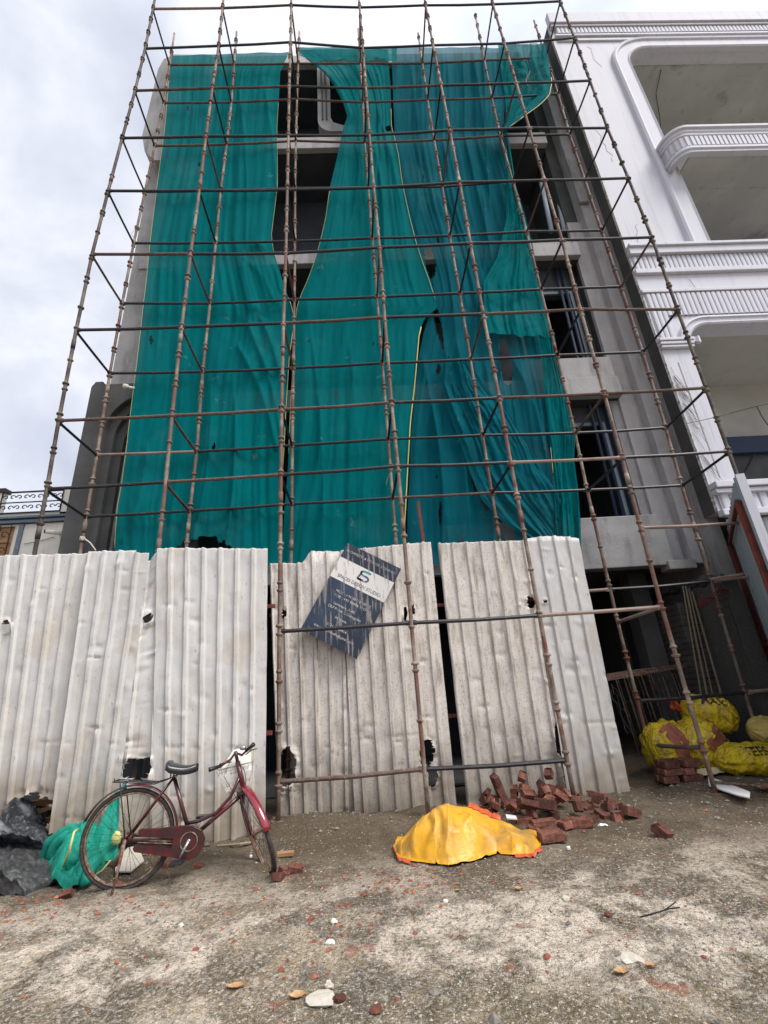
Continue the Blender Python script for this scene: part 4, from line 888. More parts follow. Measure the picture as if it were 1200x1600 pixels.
def wheel(c, a, b, R, name):
    n = a.cross(b).normalized()
    w = ring(c, a, b, R - .014, .017).build(name, 'rubber', bike, smooth=True)
    rm = MB()
    for dz in (-.012, .012):
        rm2 = ring(c + n * dz, a, b, R - .035, .0055, 48, 6); k = len(rm.v); rm.v += rm2.v; rm.f += [tuple(k + i for i in f) for f in rm2.f]
    rm2 = ring(c, a, b, R - .033, .011, 48, 6); k = len(rm.v); rm.v += rm2.v; rm.f += [tuple(k + i for i in f) for f in rm2.f]
    rm.build('rim', 'rustmetal', w, smooth=True)
    hb = MB().tube([c - n * .045, c - n * .03, c + n * .03, c + n * .045], [.03, .017, .017, .03], 10).tube([c - n * .07, c + n * .07], .007, 6); hb.build('hub', 'rustmetal', w, smooth=True)
    spk = MB()
    for k in range(32):
        t = 2 * math.pi * k / 32; s = 1 if k % 2 else -1; d = .9 * (1 if k % 4 < 2 else -1)
        p = c + n * s * .035 + (a * math.cos(t + d) + b * math.sin(t + d)) * .024; q = c + (a * math.cos(t) + b * math.sin(t)) * (R - .037); spk.tube([p, q], .0014, 3, cap=False)
    spk.build('spokes', 'iron', w)
    return w
RW = .335
wheel(RH, bkX, Vector((0, 0, 1)), RW, 'wheel')
# rear mudguard
def guard(c, a, b, R, a0, a1, mat, wdt=.028):
    n = a.cross(b).normalized(); rows = []
    for k in range(7):
        q = (k / 6 - .5) * 2; rr = R - .012 * q * q
        rows.append([c + n * q * wdt + (a * math.cos(math.radians(t)) + b * math.sin(math.radians(t))) * rr for t in np.linspace(a0, a1, 26)])
    return MB().grid(rows).build('mudguard', mat, bike, smooth=True, solid=.002)
guard(RH, bkX, Vector((0, 0, 1)), RW + .028, -18, 158, 'maroon')
fr = MB()
fr.tube([SC_ + Vector((0, 0, .0)), BB], .0155, 10)
dn = (BB - HB)
fr.tube([HB + dn * .03, BB], .0165, 10)
fr.tube([SJ, bk(310, 1283), bk(338, 1270), bk(360, 1245), HT.lerp(HB, .45)], .0135, 10)
fr.tube([HT, HB], .02, 12)
for s in (-1, 1):
    fr.tube([BB + bkN * .03 * s, RH + bkN * .06 * s], .0095, 8)
    fr.tube([SC_ + bkN * .018 * s, RH + bkN * .06 * s], .0085, 8)
fr.build('frame', 'maroon', bike, smooth=True)
# chain case, on the camera's side
def cpt(px, py): return bk(px, py, -.055)
oc = [cpt(*p) for p in ((222, 1294), (250, 1293), (285, 1289), (304, 1289), (316, 1295), (321, 1307), (318, 1322), (309, 1334), (297, 1339), (283, 1337), (272, 1334), (215, 1326), (213, 1322), (216, 1316), (272, 1322), (275, 1306), (222, 1302))]
ccm = MB(); k = len(oc); ccm.v = [p - bkN * .012 for p in oc] + [p + bkN * .025 for p in oc]; ccm.f = [tuple(range(k)), tuple(range(k, 2 * k))[::-1]] + [(i, (i + 1) % k, k + (i + 1) % k, k + i) for i in range(k)]
cco = ccm.build('chain_case', 'maroon', bike, bevel=.005)
cc0 = cpt(298, 1311)
ring(cc0 - bkN * .014, bkX, Vector((0, 0, 1)), .062, .005, 30, 6).build('case_ring', 'rustmetal', cco, smooth=True)
MB().tube([cpt(218, 1309) , cpt(272, 1311)], .004, 5).tube([cpt(218, 1313), cpt(272, 1315)], .004, 5).build('chain', 'rustmetal', bike)
cr_ = MB().tube([BB - bkN * .08, BB + bkN * .08], .014, 10).tube([BB - bkN * .08, bk(283, 1338, -.085)], [.011, .008], 8).tube([BB + bkN * .08, bk(312, 1282, .09)], [.011, .008], 8)
cr_.build('crank', 'chrome', bike, smooth=True)
pd = bk(283, 1339, -.13); MB().box(-.045, .045, -.035, .035, -.01, .01, Matrix.Translation(pd)).build('pedal', 'black', bike, bevel=.004)
pd = bk(312, 1282, .13); MB().box(-.045, .045, -.035, .035, -.01, .01, Matrix.Translation(pd)).build('pedal', 'black', bike, bevel=.004)
# saddle
sd0 = bk(264, 1201); sd = MB(); rows = []
for k in range(15):
    t = k / 14; wdt = .085 * (1 - t) ** .7 * (1 if t < .9 else .8) + .022; wdt *= 1 if t > .06 else .7
    zt = .012 * math.cos(t * 5) + (.015 if t < .1 else 0) - .012 * t; row = []
    for j in range(11):
        a = math.pi * j / 10; row.append(sd0 + bkX * (t * .235 - .01) + bkN * math.cos(a) * wdt + Vector((0, 0, zt + (.03 * math.sin(a) ** .7 if 0 < j < 10 else 0) - (.028 if j in (0, 10) else 0))))
    rows.append(row)
sd.grid(rows)
sdo = sd.build('saddle', 'black', bike, smooth=True, solid=.006)
spr = MB()
for s in (-1, 1):
    spr.tube([sd0 + bkX * (.03 + .004 * math.cos(t)) + bkN * (s * .05 + .016 * math.sin(t)) + Vector((0, 0, -.01 - t * .0018)) for t in np.arange(0, 30, .9)], .003, 4)
    spr.tube([sd0 + bkX * .03 + bkN * s * .05 + Vector((0, 0, -.06)), sd0 + bkX * .2 + bkN * s * .015 + Vector((0, 0, -.01))], .004, 4)
spr.build('spring', 'iron', sdo)
MB().tube([SC_ - Vector((0, 0, .02)), sd0 + bkX * .075 + Vector((0, 0, -.03))], .012, 8).build('seat_post', 'chrome', bike, smooth=True)
# carrier
ca = MB(); c0, c1, c2 = bk(181, 1220), bk(245, 1223), bk(266, 1216)
for s in (-.06, 0, .06): ca.tube([c0 + bkN * s, c1 + bkN * s, c2 + bkN * s * .2], .0045, 6)
for t in (0, .3, .6, .9): p = c0.lerp(c1, t); ca.tube([p - bkN * .065, p + bkN * .065], .004, 6)
for s in (-1, 1): ca.tube([bk(192, 1222) + bkN * .06 * s, RH + bkN * .065 * s], .005, 6)
ca.tube([c0 - bkX * .01 + Vector((0, 0, .0)), c0 - bkX * .012 + Vector((0, 0, .018))], .004, 5)
ca.build('carrier', 'iron', bike, smooth=True)
MB().box(-.008, .008, -.018, .018, -.03, .03, Matrix.Translation(bk(194, 1228))).build('reflector', 'signteal', bike, bevel=.003)
# stand
stn = MB(); foot = bk(181, 1412, -.12); foot.z = max(foot.z, .005)
stn.tube([RH - bkN * .07 + Vector((0, 0, .0)), RH.lerp(foot, .5) - bkN * .03, foot], [.013, .012, .01], 8).tube([foot - bkX * .03, foot + bkX * .03], .009, 6).tube([RH - bkN * .05, RH - bkN * .055 + Vector((-.06, 0, -.16))], [.014, .02], 6)
stn.build('stand', 'rustmetal', bike, smooth=True)
# front end, steered away from the camera
FH = bk(402, 1299)
upv = (bk(379, 1233) - bk(430, 1362)).normalized(); az = math.radians(120)
fwd = Vector((math.cos(az), math.sin(az), 0)); upv = (upv + Vector((0, .12, 0))).normalized(); fwd = (fwd - upv * fwd.dot(upv)).normalized()
nax = fwd.cross(upv).normalized()
wheel(FH, fwd, upv, RW * .97, 'wheel')
guard(FH, fwd, upv, RW + .026, 55, 182, 'redgloss', .03)
fk = MB()
for s in (-1, 1):
    fk.tube([HB + nax * .03 * s, HB.lerp(FH, .6) + nax * .05 * s - fwd * .01, FH + nax * .055 * s], [.014, .012, .008], 8)
fk.tube([HB - nax * .05, HB + nax * .05], .016, 8); fk.tube([HB, HT + (HT - HB) * .25], .013, 8)
fk.build('fork', 'maroon', bike, smooth=True)
stays = MB()
for s in (-1, 1): stays.tube([FH + nax * .058 * s, FH - fwd * (RW + .024) + upv * .02 + nax * .03 * s], .0025, 4)
stays.build('mudguard_stay', 'chrome', bike)
hbt = HT + (HT - HB) * .3; GL, GR = bk(331, 1200, -.08), bk(397, 1162, -.1)
hbm = MB().tube([GL, bk(345, 1196, -.04), bk(360, 1187, 0), hbt, bk(378, 1180, 0), bk(386, 1172, -.05), GR], .0105, 8)
hbm.tube([HT, hbt + Vector((0, 0, .01))], .014, 8).tube([bk(345, 1192, -.06), bk(362, 1190, -.02)], .005, 5).tube([bk(385, 1178, -.06), bk(394, 1170, -.1), bk(403, 1167, -.12)], .005, 5)
hbm.build('handlebar', 'maroon', bike, smooth=True)
for g, d in ((GL, (GL - bk(345, 1196, -.04)).normalized()), (GR, (GR - bk(386, 1172, -.05)).normalized())):
    MB().tube([g - d * .09, g - d * .01, g + d * .008], [.014, .016, .019], 10).build('grip', 'black', bike, smooth=True)
be = bk(381, 1167, -.05); MB().blob(be, (.03, .03, .022), 1, .0, 2).build('bell', 'chrome', bike, smooth=True)
cbm = MB().tube([bk(360, 1190, -.04), bk(352, 1210, -.08), bk(368, 1240, -.06), bk(386, 1270, -.03), bk(394, 1295, 0)], .0025, 4).tube([bk(370, 1186, -.03), bk(384, 1200, -.1), bk(386, 1215, -.08), bk(384, 1240, -.02)], .0025, 4)
cbm.build('brake_cable', 'iron', bike)
# basket
bkt = [bk(334, 1196, .08), bk(394, 1172, .02)]
T = [bk(337, 1205, .02), bk(352, 1182, .28), bk(392, 1176, .25), bk(396, 1190, .0)]
Bt = [bk(353, 1240, .05), bk(360, 1232, .24), bk(390, 1226, .22), bk(384, 1238, .05)]
bs = MB()
def lp(Q, r): bs.tube([Q[i].lerp(Q[(i + 1) % 4], t) for i in range(4) for t in (.08, .5, .92)], r, 5, closed=True)
lp(T, .005); lp(Bt, .004)
for q in (.25, .5, .75): lp([a.lerp(b, q) for a, b in zip(T, Bt)], .002)
for i in range(4):
    for k in range(9):
        t = k / 8; bs.tube([T[i].lerp(T[(i + 1) % 4], t), Bt[i].lerp(Bt[(i + 1) % 4], t)], .0018, 3, cap=False)
for k in range(7): bs.tube([Bt[0].lerp(Bt[3], k / 6), Bt[1].lerp(Bt[2], k / 6)], .0018, 3, cap=False)
bs.build('basket', 'basket', bike)
bag = MB(); cT = sum(T, Vector()) / 4; cB = sum(Bt, Vector()) / 4
rows = []
for j in range(14):
    v = j / 13; row = []
    for i in range(33):
        t = i / 32 * 4; k = int(t) % 4; q = t - int(t)
        a = T[k].lerp(T[(k + 1) % 4], q); b = Bt[k].lerp(Bt[(k + 1) % 4], q); c = cT.lerp(cB, v)
        p = a.lerp(b, v); s = 1.02 + .06 * nz(i * .4, j * .5)
        if v < .2: s *= .25 + 3.7 * v
        p = c + (p - c) * s
        if v < .2: p.z += .09 * (1 - v * 5) + .02 * nz(i * .5, j, 3)
        row.append(p)
    rows.append(row)
bag.grid(rows)
tag(bag.build('plastic_bag', 'whiteplastic', smooth=True), 'crumpled white plastic bag stuffed in the bicycle basket', 'bag')

# ---------------------------------------------------------------- cloth heaps
def heap(name, outline, apex, hgt, mat, label, cat, seed=0, wr=.05, fr=4.5, pw=1.6, parent=None, hem=None, nr=46, na=110, zoff=.01):
    """draped sheet: outline = ground points (x, y), apex = (x, y) of the crest"""
    k = len(outline); cx, cy_ = apex; rows = []; rc_ = random.Random(seed * 7 + 1)
    ox_ = [p[0] for p in outline]; oy_ = [p[1] for p in outline]; cre = []
    for _ in range(34):
        px_, py_ = rc_.uniform(min(ox_), max(ox_)), rc_.uniform(min(oy_), max(oy_)); an = rc_.uniform(0, 3.14); ln = rc_.uniform(.1, .4)
        cre.append((px_, py_, math.cos(an), math.sin(an), ln, rc_.choice([1, -1]) * rc_.uniform(.3, 1) * wr * .8, rc_.uniform(.02, .055)))
    for j in range(nr + 1):
        r = j / nr; row = []
        for i in range(na):
            t = i / na * k; a = outline[int(t) % k]; b = outline[(int(t) + 1) % k]; q = t - int(t); q = q * q * (3 - 2 * q) * .5 + q * .5
            ox, oy = lerp(a[0], b[0], q), lerp(a[1], b[1], q)
            x = lerp(cx, ox, r); y = lerp(cy_, oy, r)
            e_ = 1 - r ** 3
            x += .05 * nz(x * 3, y * 3, seed) * e_; y += .05 * nz(x * 3, y * 3, seed + 5) * e_
            z = gh(x, y) + zoff + hgt * max(0, 1 - r ** pw) ** .8 * (1 + .35 * nz(x * 2.2, y * 2.2, seed + 1))
            z += wr * ridge(x * fr + seed, y * fr, r * 1.2) * (.35 + e_ * .65) * (1 if r > .05 else .6) + wr * .35 * (1 + nz(i * .22, seed)) * sstep(.75, .95, r) * (1 - sstep(.96, 1.0, r))
            X_, Y_ = x * 3.2 + .5 * nz(x * 4, y * 4, seed), y * 3.2 + .5 * nz(x * 4, y * 4, seed + 9)
            z += wr * (.5 * (1 - abs(nz(X_, Y_, seed)) * 3.2) + .35 * (1 - abs(nz(X_ * 2.1, Y_ * 2.1, seed + 3)) * 3.2) + .16 * (1 - abs(nz(X_ * 4.5, Y_ * 4.5, seed + 3)) * 3)) * (.25 + .75 * e_)
            z += wr * (1.1 * vor(X_ * 1.2, Y_ * 1.2, seed) + .7 * vor(X_ * 3, Y_ * 3, seed) - .8) * (.2 + .8 * e_)
            for (qx, qy, dx, dy, ln, am, wd) in cre:
                a_ = (x - qx) * dx + (y - qy) * dy
                if abs(a_) < ln:
                    b_ = abs(-(x - qx) * dy + (y - qy) * dx + .04 * math.sin(a_ * 9))
                    if b_ < wd * 4: z += am * math.exp(-b_ / wd) * (1 - (a_ / ln) ** 2) * (1 if r > .08 else .5)
            row.append((x, y, max(z, gh(x, y) + .004)))
        row.append(row[0]); rows.append(row)
    o = MB().grid(rows).build(name, mat, parent, smooth=True)
    if label: tag(o, label, cat)
    if hem:
        rr = [[Vector(p) for p in rows[-1]], [Vector(p) + Vector((.0, -.035, .012 + .02 * nz(i * .3, seed))) for i, p in enumerate(rows[-1])], [Vector(p) + Vector((0, -.05, -.01)) for p in rows[-1]]]
        rr = [r[hem[1]:hem[2]] for r in rr]
        MB().grid(rr).build('lining', hem[0], o, smooth=True)
    return o
def gp(px, py, z=.02):
    p = onz(px, py, z); return (p.x, p.y)
# yellow tarpaulin: front hem and crest follow the lie of the sheet, the back falls behind
fr_ = [(614, 1322), (622, 1338), (645, 1344), (680, 1347), (700, 1349), (740, 1342), (775, 1331), (800, 1333), (830, 1333), (842, 1322), (850, 1306)]
cr_px = [(616, 1314), (632, 1296), (655, 1268), (680, 1250), (700, 1245), (735, 1250), (766, 1270), (792, 1277), (812, 1288), (830, 1290), (850, 1300)]
rows = []; NA_ = 210; NT = 80
for i in range(NA_ + 1):
    t = i / NA_ * (len(fr_) - 1); k = min(int(t), len(fr_) - 2); q = t - k; q = q * q * (3 - 2 * q)
    fp = gp(lerp(fr_[k][0], fr_[k + 1][0], q), lerp(fr_[k][1], fr_[k + 1][1], q), .01)
    u = i / NA_; yc = fp[1] + .42 * math.sin(math.pi * min(1, max(0.02, u * .96 + .02))) ** .6
    cp = at(lerp(cr_px[k][0], cr_px[k + 1][0], q), lerp(cr_px[k][1], cr_px[k + 1][1], q), yc); hc = max(.03, cp.z * .9)
    row = []
    for j in range(NT + 1):
        w = j / NT
        if w < .68:
            v = w / .68; x = lerp(fp[0], cp.x, v); y = lerp(fp[1], yc, v); z = hc * (1 - (1 - v) ** 1.9)
        else:
            v = (w - .68) / .32; x = cp.x + .05 * v; y = yc + .28 * v; z = hc * (1 - v ** 1.6)
        e_ = math.sin(math.pi * min(1, w * 1.05 + .06)) ** .5
        X_, Y_ = x * 1.9 + .4 * nz(x * 4, y * 4, 2) - (y - z) * .9, (y - z) * 3.6 + .5 * nz(x * 4, y * 4, 9) + x * .8
        c1 = 1 - abs(nz(X_ * .9, Y_ * .9, 1)) * 3.2; c2 = 1 - abs(nz(X_ * 1.9 + 3, Y_ * 1.3, 4)) * 3.2; c3 = 1 - abs(nz(X_ * 4.5, Y_ * 4.5, 6)) * 3
        c4 = 1 - abs(nz((X_ + Y_) * 3.2, (X_ - Y_) * .8, 3)) * 3.5
        dsp = (.03 * c1 + .012 * c3 + .12 * vor(X_ * 1.25, Y_ * .85, 2) + .07 * vor(X_ * 2.6 + 3, Y_ * 1.9, 5) + .02 * vor(X_ * 6, Y_ * 5, 7) - .06) * e_ * (.5 + .5 * min(1, hc * 3))
        lipz = .03 * max(0, 1 - w * 16) * (1 + nz(u * 30, 5))
        row.append((x + .02 * nz(y * 9, z * 9, 5) * e_, y - .55 * dsp, max(.006, z - .05 + .6 * dsp + lipz + gh(x, y))))
    rows.append(row)
yt = MB().grid(rows).build('tarpaulin', 'yellowtarp', smooth=True)
tag(yt, 'crumpled yellow tarpaulin with orange lining lying in front of the fence', 'tarpaulin')
def edge(i0, i1, j0, wd, mat, up=.0):
    a_ = [Vector(rows[i][j0]) + Vector((0, -.012, .008)) for i in range(i0, i1)]
    b_ = [p + Vector((.0, -wd * (1 + .5 * nz(k * .2, 3)), -.006 + .02 * nz(k * .3, 8) + up)) for k, p in enumerate(a_)]
    c_ = [p + Vector((0, -wd * .8, -.012)) for p in b_]
    MB().grid([a_, b_, [Vector((p.x, p.y, max(.004, p.z))) for p in c_]]).build('lining', mat, yt, smooth=True)
edge(0, 38, 0, .03, 'redhem'); edge(150, 190, 0, .025, 'redhem', .01)
a_ = [Vector(rows[i][int(NT * .66)]) + Vector((0, -.0, .006)) for i in range(100, 138)]
MB().grid([a_, [p + Vector((.02, .05, .022 + .02 * nz(k * .4, 3))) for k, p in enumerate(a_)], [p + Vector((.03, .1, -.01)) for p in a_]]).build('lining', 'redhem', yt, smooth=True)
bo = [gp(-80, 1330), gp(-60, 1345), gp(10, 1350), gp(60, 1335), gp(98, 1290), (-3.0, 5.0), (-3.6, 5.05), (-4.4, 5.0)]
heap('plastic_sheet', bo, (-3.45, 4.72), .3, 'blacktarp', 'dusty black plastic sheet heaped against the bottom left of the fence', 'plastic sheet', 4, .07, 3, 1.3, nr=70, na=200)
go = [gp(-60, 1365), gp(-20, 1396), gp(40, 1398), gp(78, 1382), gp(98, 1372), gp(80, 1345), gp(20, 1335), gp(-60, 1340)]
heap('plastic_sheet', go, (-3.0, 4.22), .16, 'greytarp', 'dark plastic sheet lying flat in front of the dusty black heap', 'plastic sheet', 6, .05, 4, 1.2, nr=60, na=180)
ho = [gp(60, 1350), gp(80, 1385), gp(120, 1388), gp(152, 1370), gp(180, 1330), (-2.45, 4.95), (-2.8, 5.0), (-3.0, 4.8)]
nh = heap('net_heap', ho, (-2.62, 4.7), .27, 'netheap', 'heap of green netting piled behind the rear wheel of the bicycle', 'netting', 8, .075, 3.5, 1.3, nr=70, na=200)
MB().tube([onz(99, 1354, .12) , onz(108, 1330, .3), onz(116, 1300, .42), onz(122, 1296, .4)], .009, 5).tube([onz(140, 1372, .05), onz(160, 1360, .08), onz(172, 1345, .15)], .008, 5).build('yellow_cord', 'yellowcord', nh, smooth=True)
rows = []
for j in range(12):
    v = j / 11; row = []
    for i in range(16):
        u = i / 15; p = at(lerp(lerp(150, 180, v * .1), lerp(120, 182, 1), 0) + 0, 1240, 5.0)
        xl, xr = lerp(180, 128, v), lerp(187, 184, v); row.append(at(lerp(xl, xr, u), lerp(1236, 1345, v), 4.98 - .25 * v + .04 * nz(u * 9, v * 2, 5)))
    rows.append(row)
MB().grid(rows).build('hanging_fold', 'netheap', nh, smooth=True)
random.seed(21)
for k in range(9):
    p0 = onz(62 + k * 9 + random.uniform(-6, 6), 1352 + k * 4, .03); p1 = onz(118 + k * 5, 1296 + k * 6, .3 - k * .02); md_ = p0.lerp(p1, .5) + Vector((random.uniform(-.05, .05), random.uniform(-.06, .0), .16 - k * .008))
    pts = [((1 - t) ** 2 * p0 + 2 * t * (1 - t) * md_ + t * t * p1) + Vector((.02 * nz(t * 4, k), 0, .025 * nz(t * 5, k, 4))) for t in [q / 14 for q in range(15)]]
    MB().tube(pts, [.03 + .022 * math.sin(math.pi * q / 14) + .012 * nz(q * .6, k, 7) for q in range(15)], 9).build('rolled_fold', 'netheap', nh, smooth=True)
yb = at(182, 1310, 4.75); MB().blob(yb, (.04, .03, .06), 3, .3, 2).build('yellow_rag', 'yellowcord', nh, smooth=True)

# ---------------------------------------------------------------- sacks
def sack(loc, size, rot, mat, label, seed, ear=True, red=None, print_=None, flip=False):
    L_, Wd, Hh = size; R = Matrix.Rotation(rot[2], 3, 'Z') @ Matrix.Rotation(rot[1], 3, 'Y') @ Matrix.Rotation(rot[0], 3, 'X')
    root = empty('sack', loc, label, 'sack', 'sacks piled at the entrance'); rows = []
    def pt(u, a):
        w = (1 - abs(u) ** 3.2) ** .5 if abs(u) < 1 else 0
        w = max(w, .16 if abs(u) < .985 else .01)
        r = 1 + .13 * ridge(u * 1.6 + seed, math.cos(a) * 1.4, seed + math.sin(a) * 1.4) + .1 * math.sin(a * 11 + u * 3 + seed + 2 * nz(u * 3, a, 2)) * abs(u) ** 1.6 + .05 * max(0, math.sin(u * 13 + math.sin(a * 2 + seed) * 2.4)) ** 3
        return Vector((u * L_, math.cos(a) * Wd * w * r, (math.sin(a) * Hh * w * r) + .03 * nz(u * 3, a, seed)))
    for j in range(65):
        u = -1 + j / 32; rows.append([R @ pt(u, (i % 72) / 72 * 2 * math.pi) + Vector(loc) + Vector((0, 0, Hh * .85)) for i in range(73)])
    MB().grid(rows).build('bag', mat, root, smooth=True)
    if ear:
        rows = []
        for j in range(8):
            t = j / 7; rows.append([R @ Vector((L_ * (.97 + .3 * t), math.cos(i / 20 * 6.283) * Wd * (.16 + .32 * t) * (1 + .4 * nz(i * .9, seed, t)), math.sin(i / 20 * 6.283) * Hh * (.14 + .2 * t) * (1 + .5 * nz(i * .9 + 4, seed)) + .06 * t)) + Vector(loc) + Vector((0, 0, Hh * .85)) for i in range(21)])
        MB().grid(rows).build('gathered_end', red or mat, root, smooth=True)
    if red:
        rows = []
        for j in range(9 if red == 'sackred' else 0):
            u = -.6 + j / 8 * .8; rows.append([R @ (pt(u, math.radians(lerp(85, -25, i / 10) if flip else lerp(95, 205, i / 10))) * 1.025) + Vector(loc) + Vector((0, 0, Hh * .85)) for i in range(11)])
        if rows: MB().grid(rows).build('printed_panel', 'sackred', root, smooth=True)
    if print_:
        mb = MB(); cu = bpy.data.curves.new('t', 'FONT'); cu.body = print_; cu.size = .13; cu.align_x = 'CENTER'; cu.align_y = 'CENTER'; cu.offset = .003
        tmp = bpy.data.objects.new('t', cu); me = bpy.data.meshes.new_from_object(tmp); bpy.data.objects.remove(tmp)
        for v in me.vertices:
            u = (-v.co.x if flip else v.co.x) / L_; a = math.radians(40) + v.co.y / Hh if flip else math.radians(140) - v.co.y / Hh
            mb.v.append(R @ (pt(u, a) * 1.025) + Vector(loc) + Vector((0, 0, Hh * .85)))
        mb.f = [tuple(p.vertices) for p in me.polygons]; bpy.data.meshes.remove(me)
        mb.build('print', 'iron', root)
    return root
sack((4.36, 5.98, .08), (.4, .24, .17), (0, .05, -.15), 'sack', 'long yellow sack lying flat at the front of the sack pile', 31, True, None, 'TEES')
sack((3.6, 6.3, .1), (.27, .27, .3), (.3, -.2, .4), 'sack', 'bulging torn yellow sack at the left of the pile, beside the stacked bricks', 32, True, 'sackred')
sack((4.02, 6.28, .14), (.3, .26, .28), (.2, .9, .5), 'sack', 'upright yellow sack with a brown printed panel in the middle of the pile', 33, True, 'sackred')
sack((4.35, 6.45, .5), (.32, .26, .22), (.1, -.2, 2.85), 'sack', 'yellow sack on top of the pile with its orange mouth open', 34, True, 'redhem', 'MAX', True)
sack((4.95, 6.2, .3), (.3, .2, .17), (0, .2, -.2), 'sacktan', 'dull tan yellow sack at the right of the pile', 35, False)
sack((5.0, 5.75, .08), (.25, .2, .15), (0, 0, .4), 'sack', 'small yellow sack at the far right edge of the pile', 36, False)
sack((4.2, 6.55, .08), (.4, .26, .2), (0, 0, .2), 'sack', 'buried yellow sack under the topmost sack of the pile', 38, False)
pb = MB(); rows = []
for j in range(13):
    rows.append([(3.62 + j * .036, 5.86 + .012 * j + i * .018, gh(3.8, 5.9) + .025 + .05 * math.sin(i / 10 * math.pi) * (1 if 0 < j < 12 else .4) + .012 * nz(i * .7, j * .6)) for i in range(11)])
tag(pb.grid(rows).build('cement_bag', 'palesack', smooth=True), 'flat pale cement bag lying between the brick stack and the sacks', 'bag')

# ---------------------------------------------------------------- bricks
def brick_mesh(seed, broken=False):
    import bmesh
    rnd = random.Random(seed); bm = bmesh.new(); bmesh.ops.create_cube(bm, size=1)
    for v in bm.verts: v.co.x *= .22; v.co.y *= .105; v.co.z *= .07
    bmesh.ops.subdivide_edges(bm, edges=bm.edges[:], cuts=3, use_grid_fill=True)
    for v in bm.verts:
        if v.co.z > .034 and abs(v.co.x) < .06 and abs(v.co.y) < .03: v.co.z -= .018
        v.co += Vector((nz(v.co.x * 30, v.co.y * 30, seed), nz(v.co.y * 30, v.co.z * 30, seed + 2), nz(v.co.z * 30, v.co.x * 30, seed + 4))) * .006
    if broken:
        x = rnd.uniform(-.02, .05)
        for v in bm.verts:
            if v.co.x > x + .04 * nz(v.co.y * 20, v.co.z * 20, seed): v.co.x = x + .03 * nz(v.co.y * 30, v.co.z * 25, seed) + .012 * rnd.random()
    me = bpy.data.meshes.new('brick'); bm.to_mesh(me); bm.free(); me.materials.append(M['brick']); return me
protos = [brick_mesh(i, i % 2 == 0) for i in range(8)]
def brick(me, loc, rot, label, group):
    o = bpy.data.objects.new('brick', me); COL.objects.link(o); o.location = loc; o.rotation_euler = rot
    md = o.modifiers.new('worn_edge', 'BEVEL'); md.width = .004; md.segments = 1
    return tag(o, label, 'brick', group)
rnd = random.Random(77)
G1 = 'bricks heaped at the foot of the fence'
placed = []
for k in range(54):
    for tries in range(30):
        x = rnd.gauss(1.5, .42); y = rnd.uniform(4.6, 5.45)
        if not (.85 < x < 2.4): continue
        lim = 4.62 + .38 * abs(x - 1.5)
        if y < lim: continue
        if x < 1.3 and y < 5.08: continue
        n = sum(1 for p in placed if (p[0] - x) ** 2 + (p[1] - y) ** 2 < .02)
        if n < (3 if (1.0 < x < 1.85 and y > 4.95) else 1): break
    placed.append((x, y))
    z = gh(x, y) + .012 + n * .045
    tilt = .18 + .35 * (n > 0)
    brick(protos[k % 8], (x, y, z), (rnd.gauss(0, tilt) + (math.pi / 2 if rnd.random() < .2 else 0), rnd.gauss(0, tilt), rnd.uniform(0, 3.14)), 'red brick in the loose heap right of the yellow tarpaulin', G1).scale = [rnd.choice([.9, .78, .62, .5]), rnd.choice([.9, .8, .7]), rnd.choice([.9, .8, .7])]
brick(protos[1], (1.2, 5.35, .26), (.3, 1.2, .5), 'red brick standing on end at the top of the loose heap', G1)
p = onz(862, 1306, .035); brick(protos[3], p, (0, 0, .15), 'whole red brick lying nearest the camera in front of the loose heap', G1)
p = onz(850, 1287, .04); brick(protos[5], p, (0, .0, .05), 'red brick laid flat behind the nearest one in front of the heap', G1)
p = onz(905, 1285, .04); brick(protos[7], p, (0, 0, .1), 'red brick laid flat at the right of the front row of the heap', G1)
p = onz(1026, 1293, .05); brick(protos[4], p, (.2, -.5, 2.0), 'broken red half brick lying alone on bare earth right of the fence', None)
p = onz(988, 1268, .05); brick(protos[2], p, (.1, .3, .4), 'red half brick at the bottom right corner of the last fence sheet', None)
for q, (bx, by) in enumerate(((312, 1355), (265, 1352), (185, 1382), (100, 1400))):
    p = onz(bx, by, .015); brick(protos[(q * 2) % 8], p, (.3 * q, .2, 1.1 * q), ['broken red brick under the chain case of the bicycle', 'broken red brick behind the rear wheel hub', 'brick fragment beside the bicycle stand foot', 'brick fragment beside the dark plastic sheet'][q], None).scale = (.5, .62, .6)
for q, (bx, by) in enumerate(((466, 1358), (450, 1360), (436, 1369))):
    p = onz(bx, by, .012); brick(protos[(q * 2 + 2) % 8], p, (.1, .2, .7 * q), ['red brick lump right of the front wheel', 'red brick lump between the other two beside the front wheel', 'red brick lump touching the front tyre of the bicycle'][q], None).scale = (.6, .7, .6)
for a in range(3):
    for b in range(2):
        for c in range(2):
            brick(protos[(a + b * 3 + c) % 8], (3.3 + b * .225 + .02 * a, 5.84 + c * .115, gh(3.4, 5.8) + .04 + a * .074), (0, 0, .1 * (a - 1) + .12 * (b - c)), '%s %s brick in the %s row of the small square stack by the sacks' % (['bottom', 'middle', 'top'][a], ['left', 'right'][b], ['front', 'back'][c]), 'bricks in the small square stack')

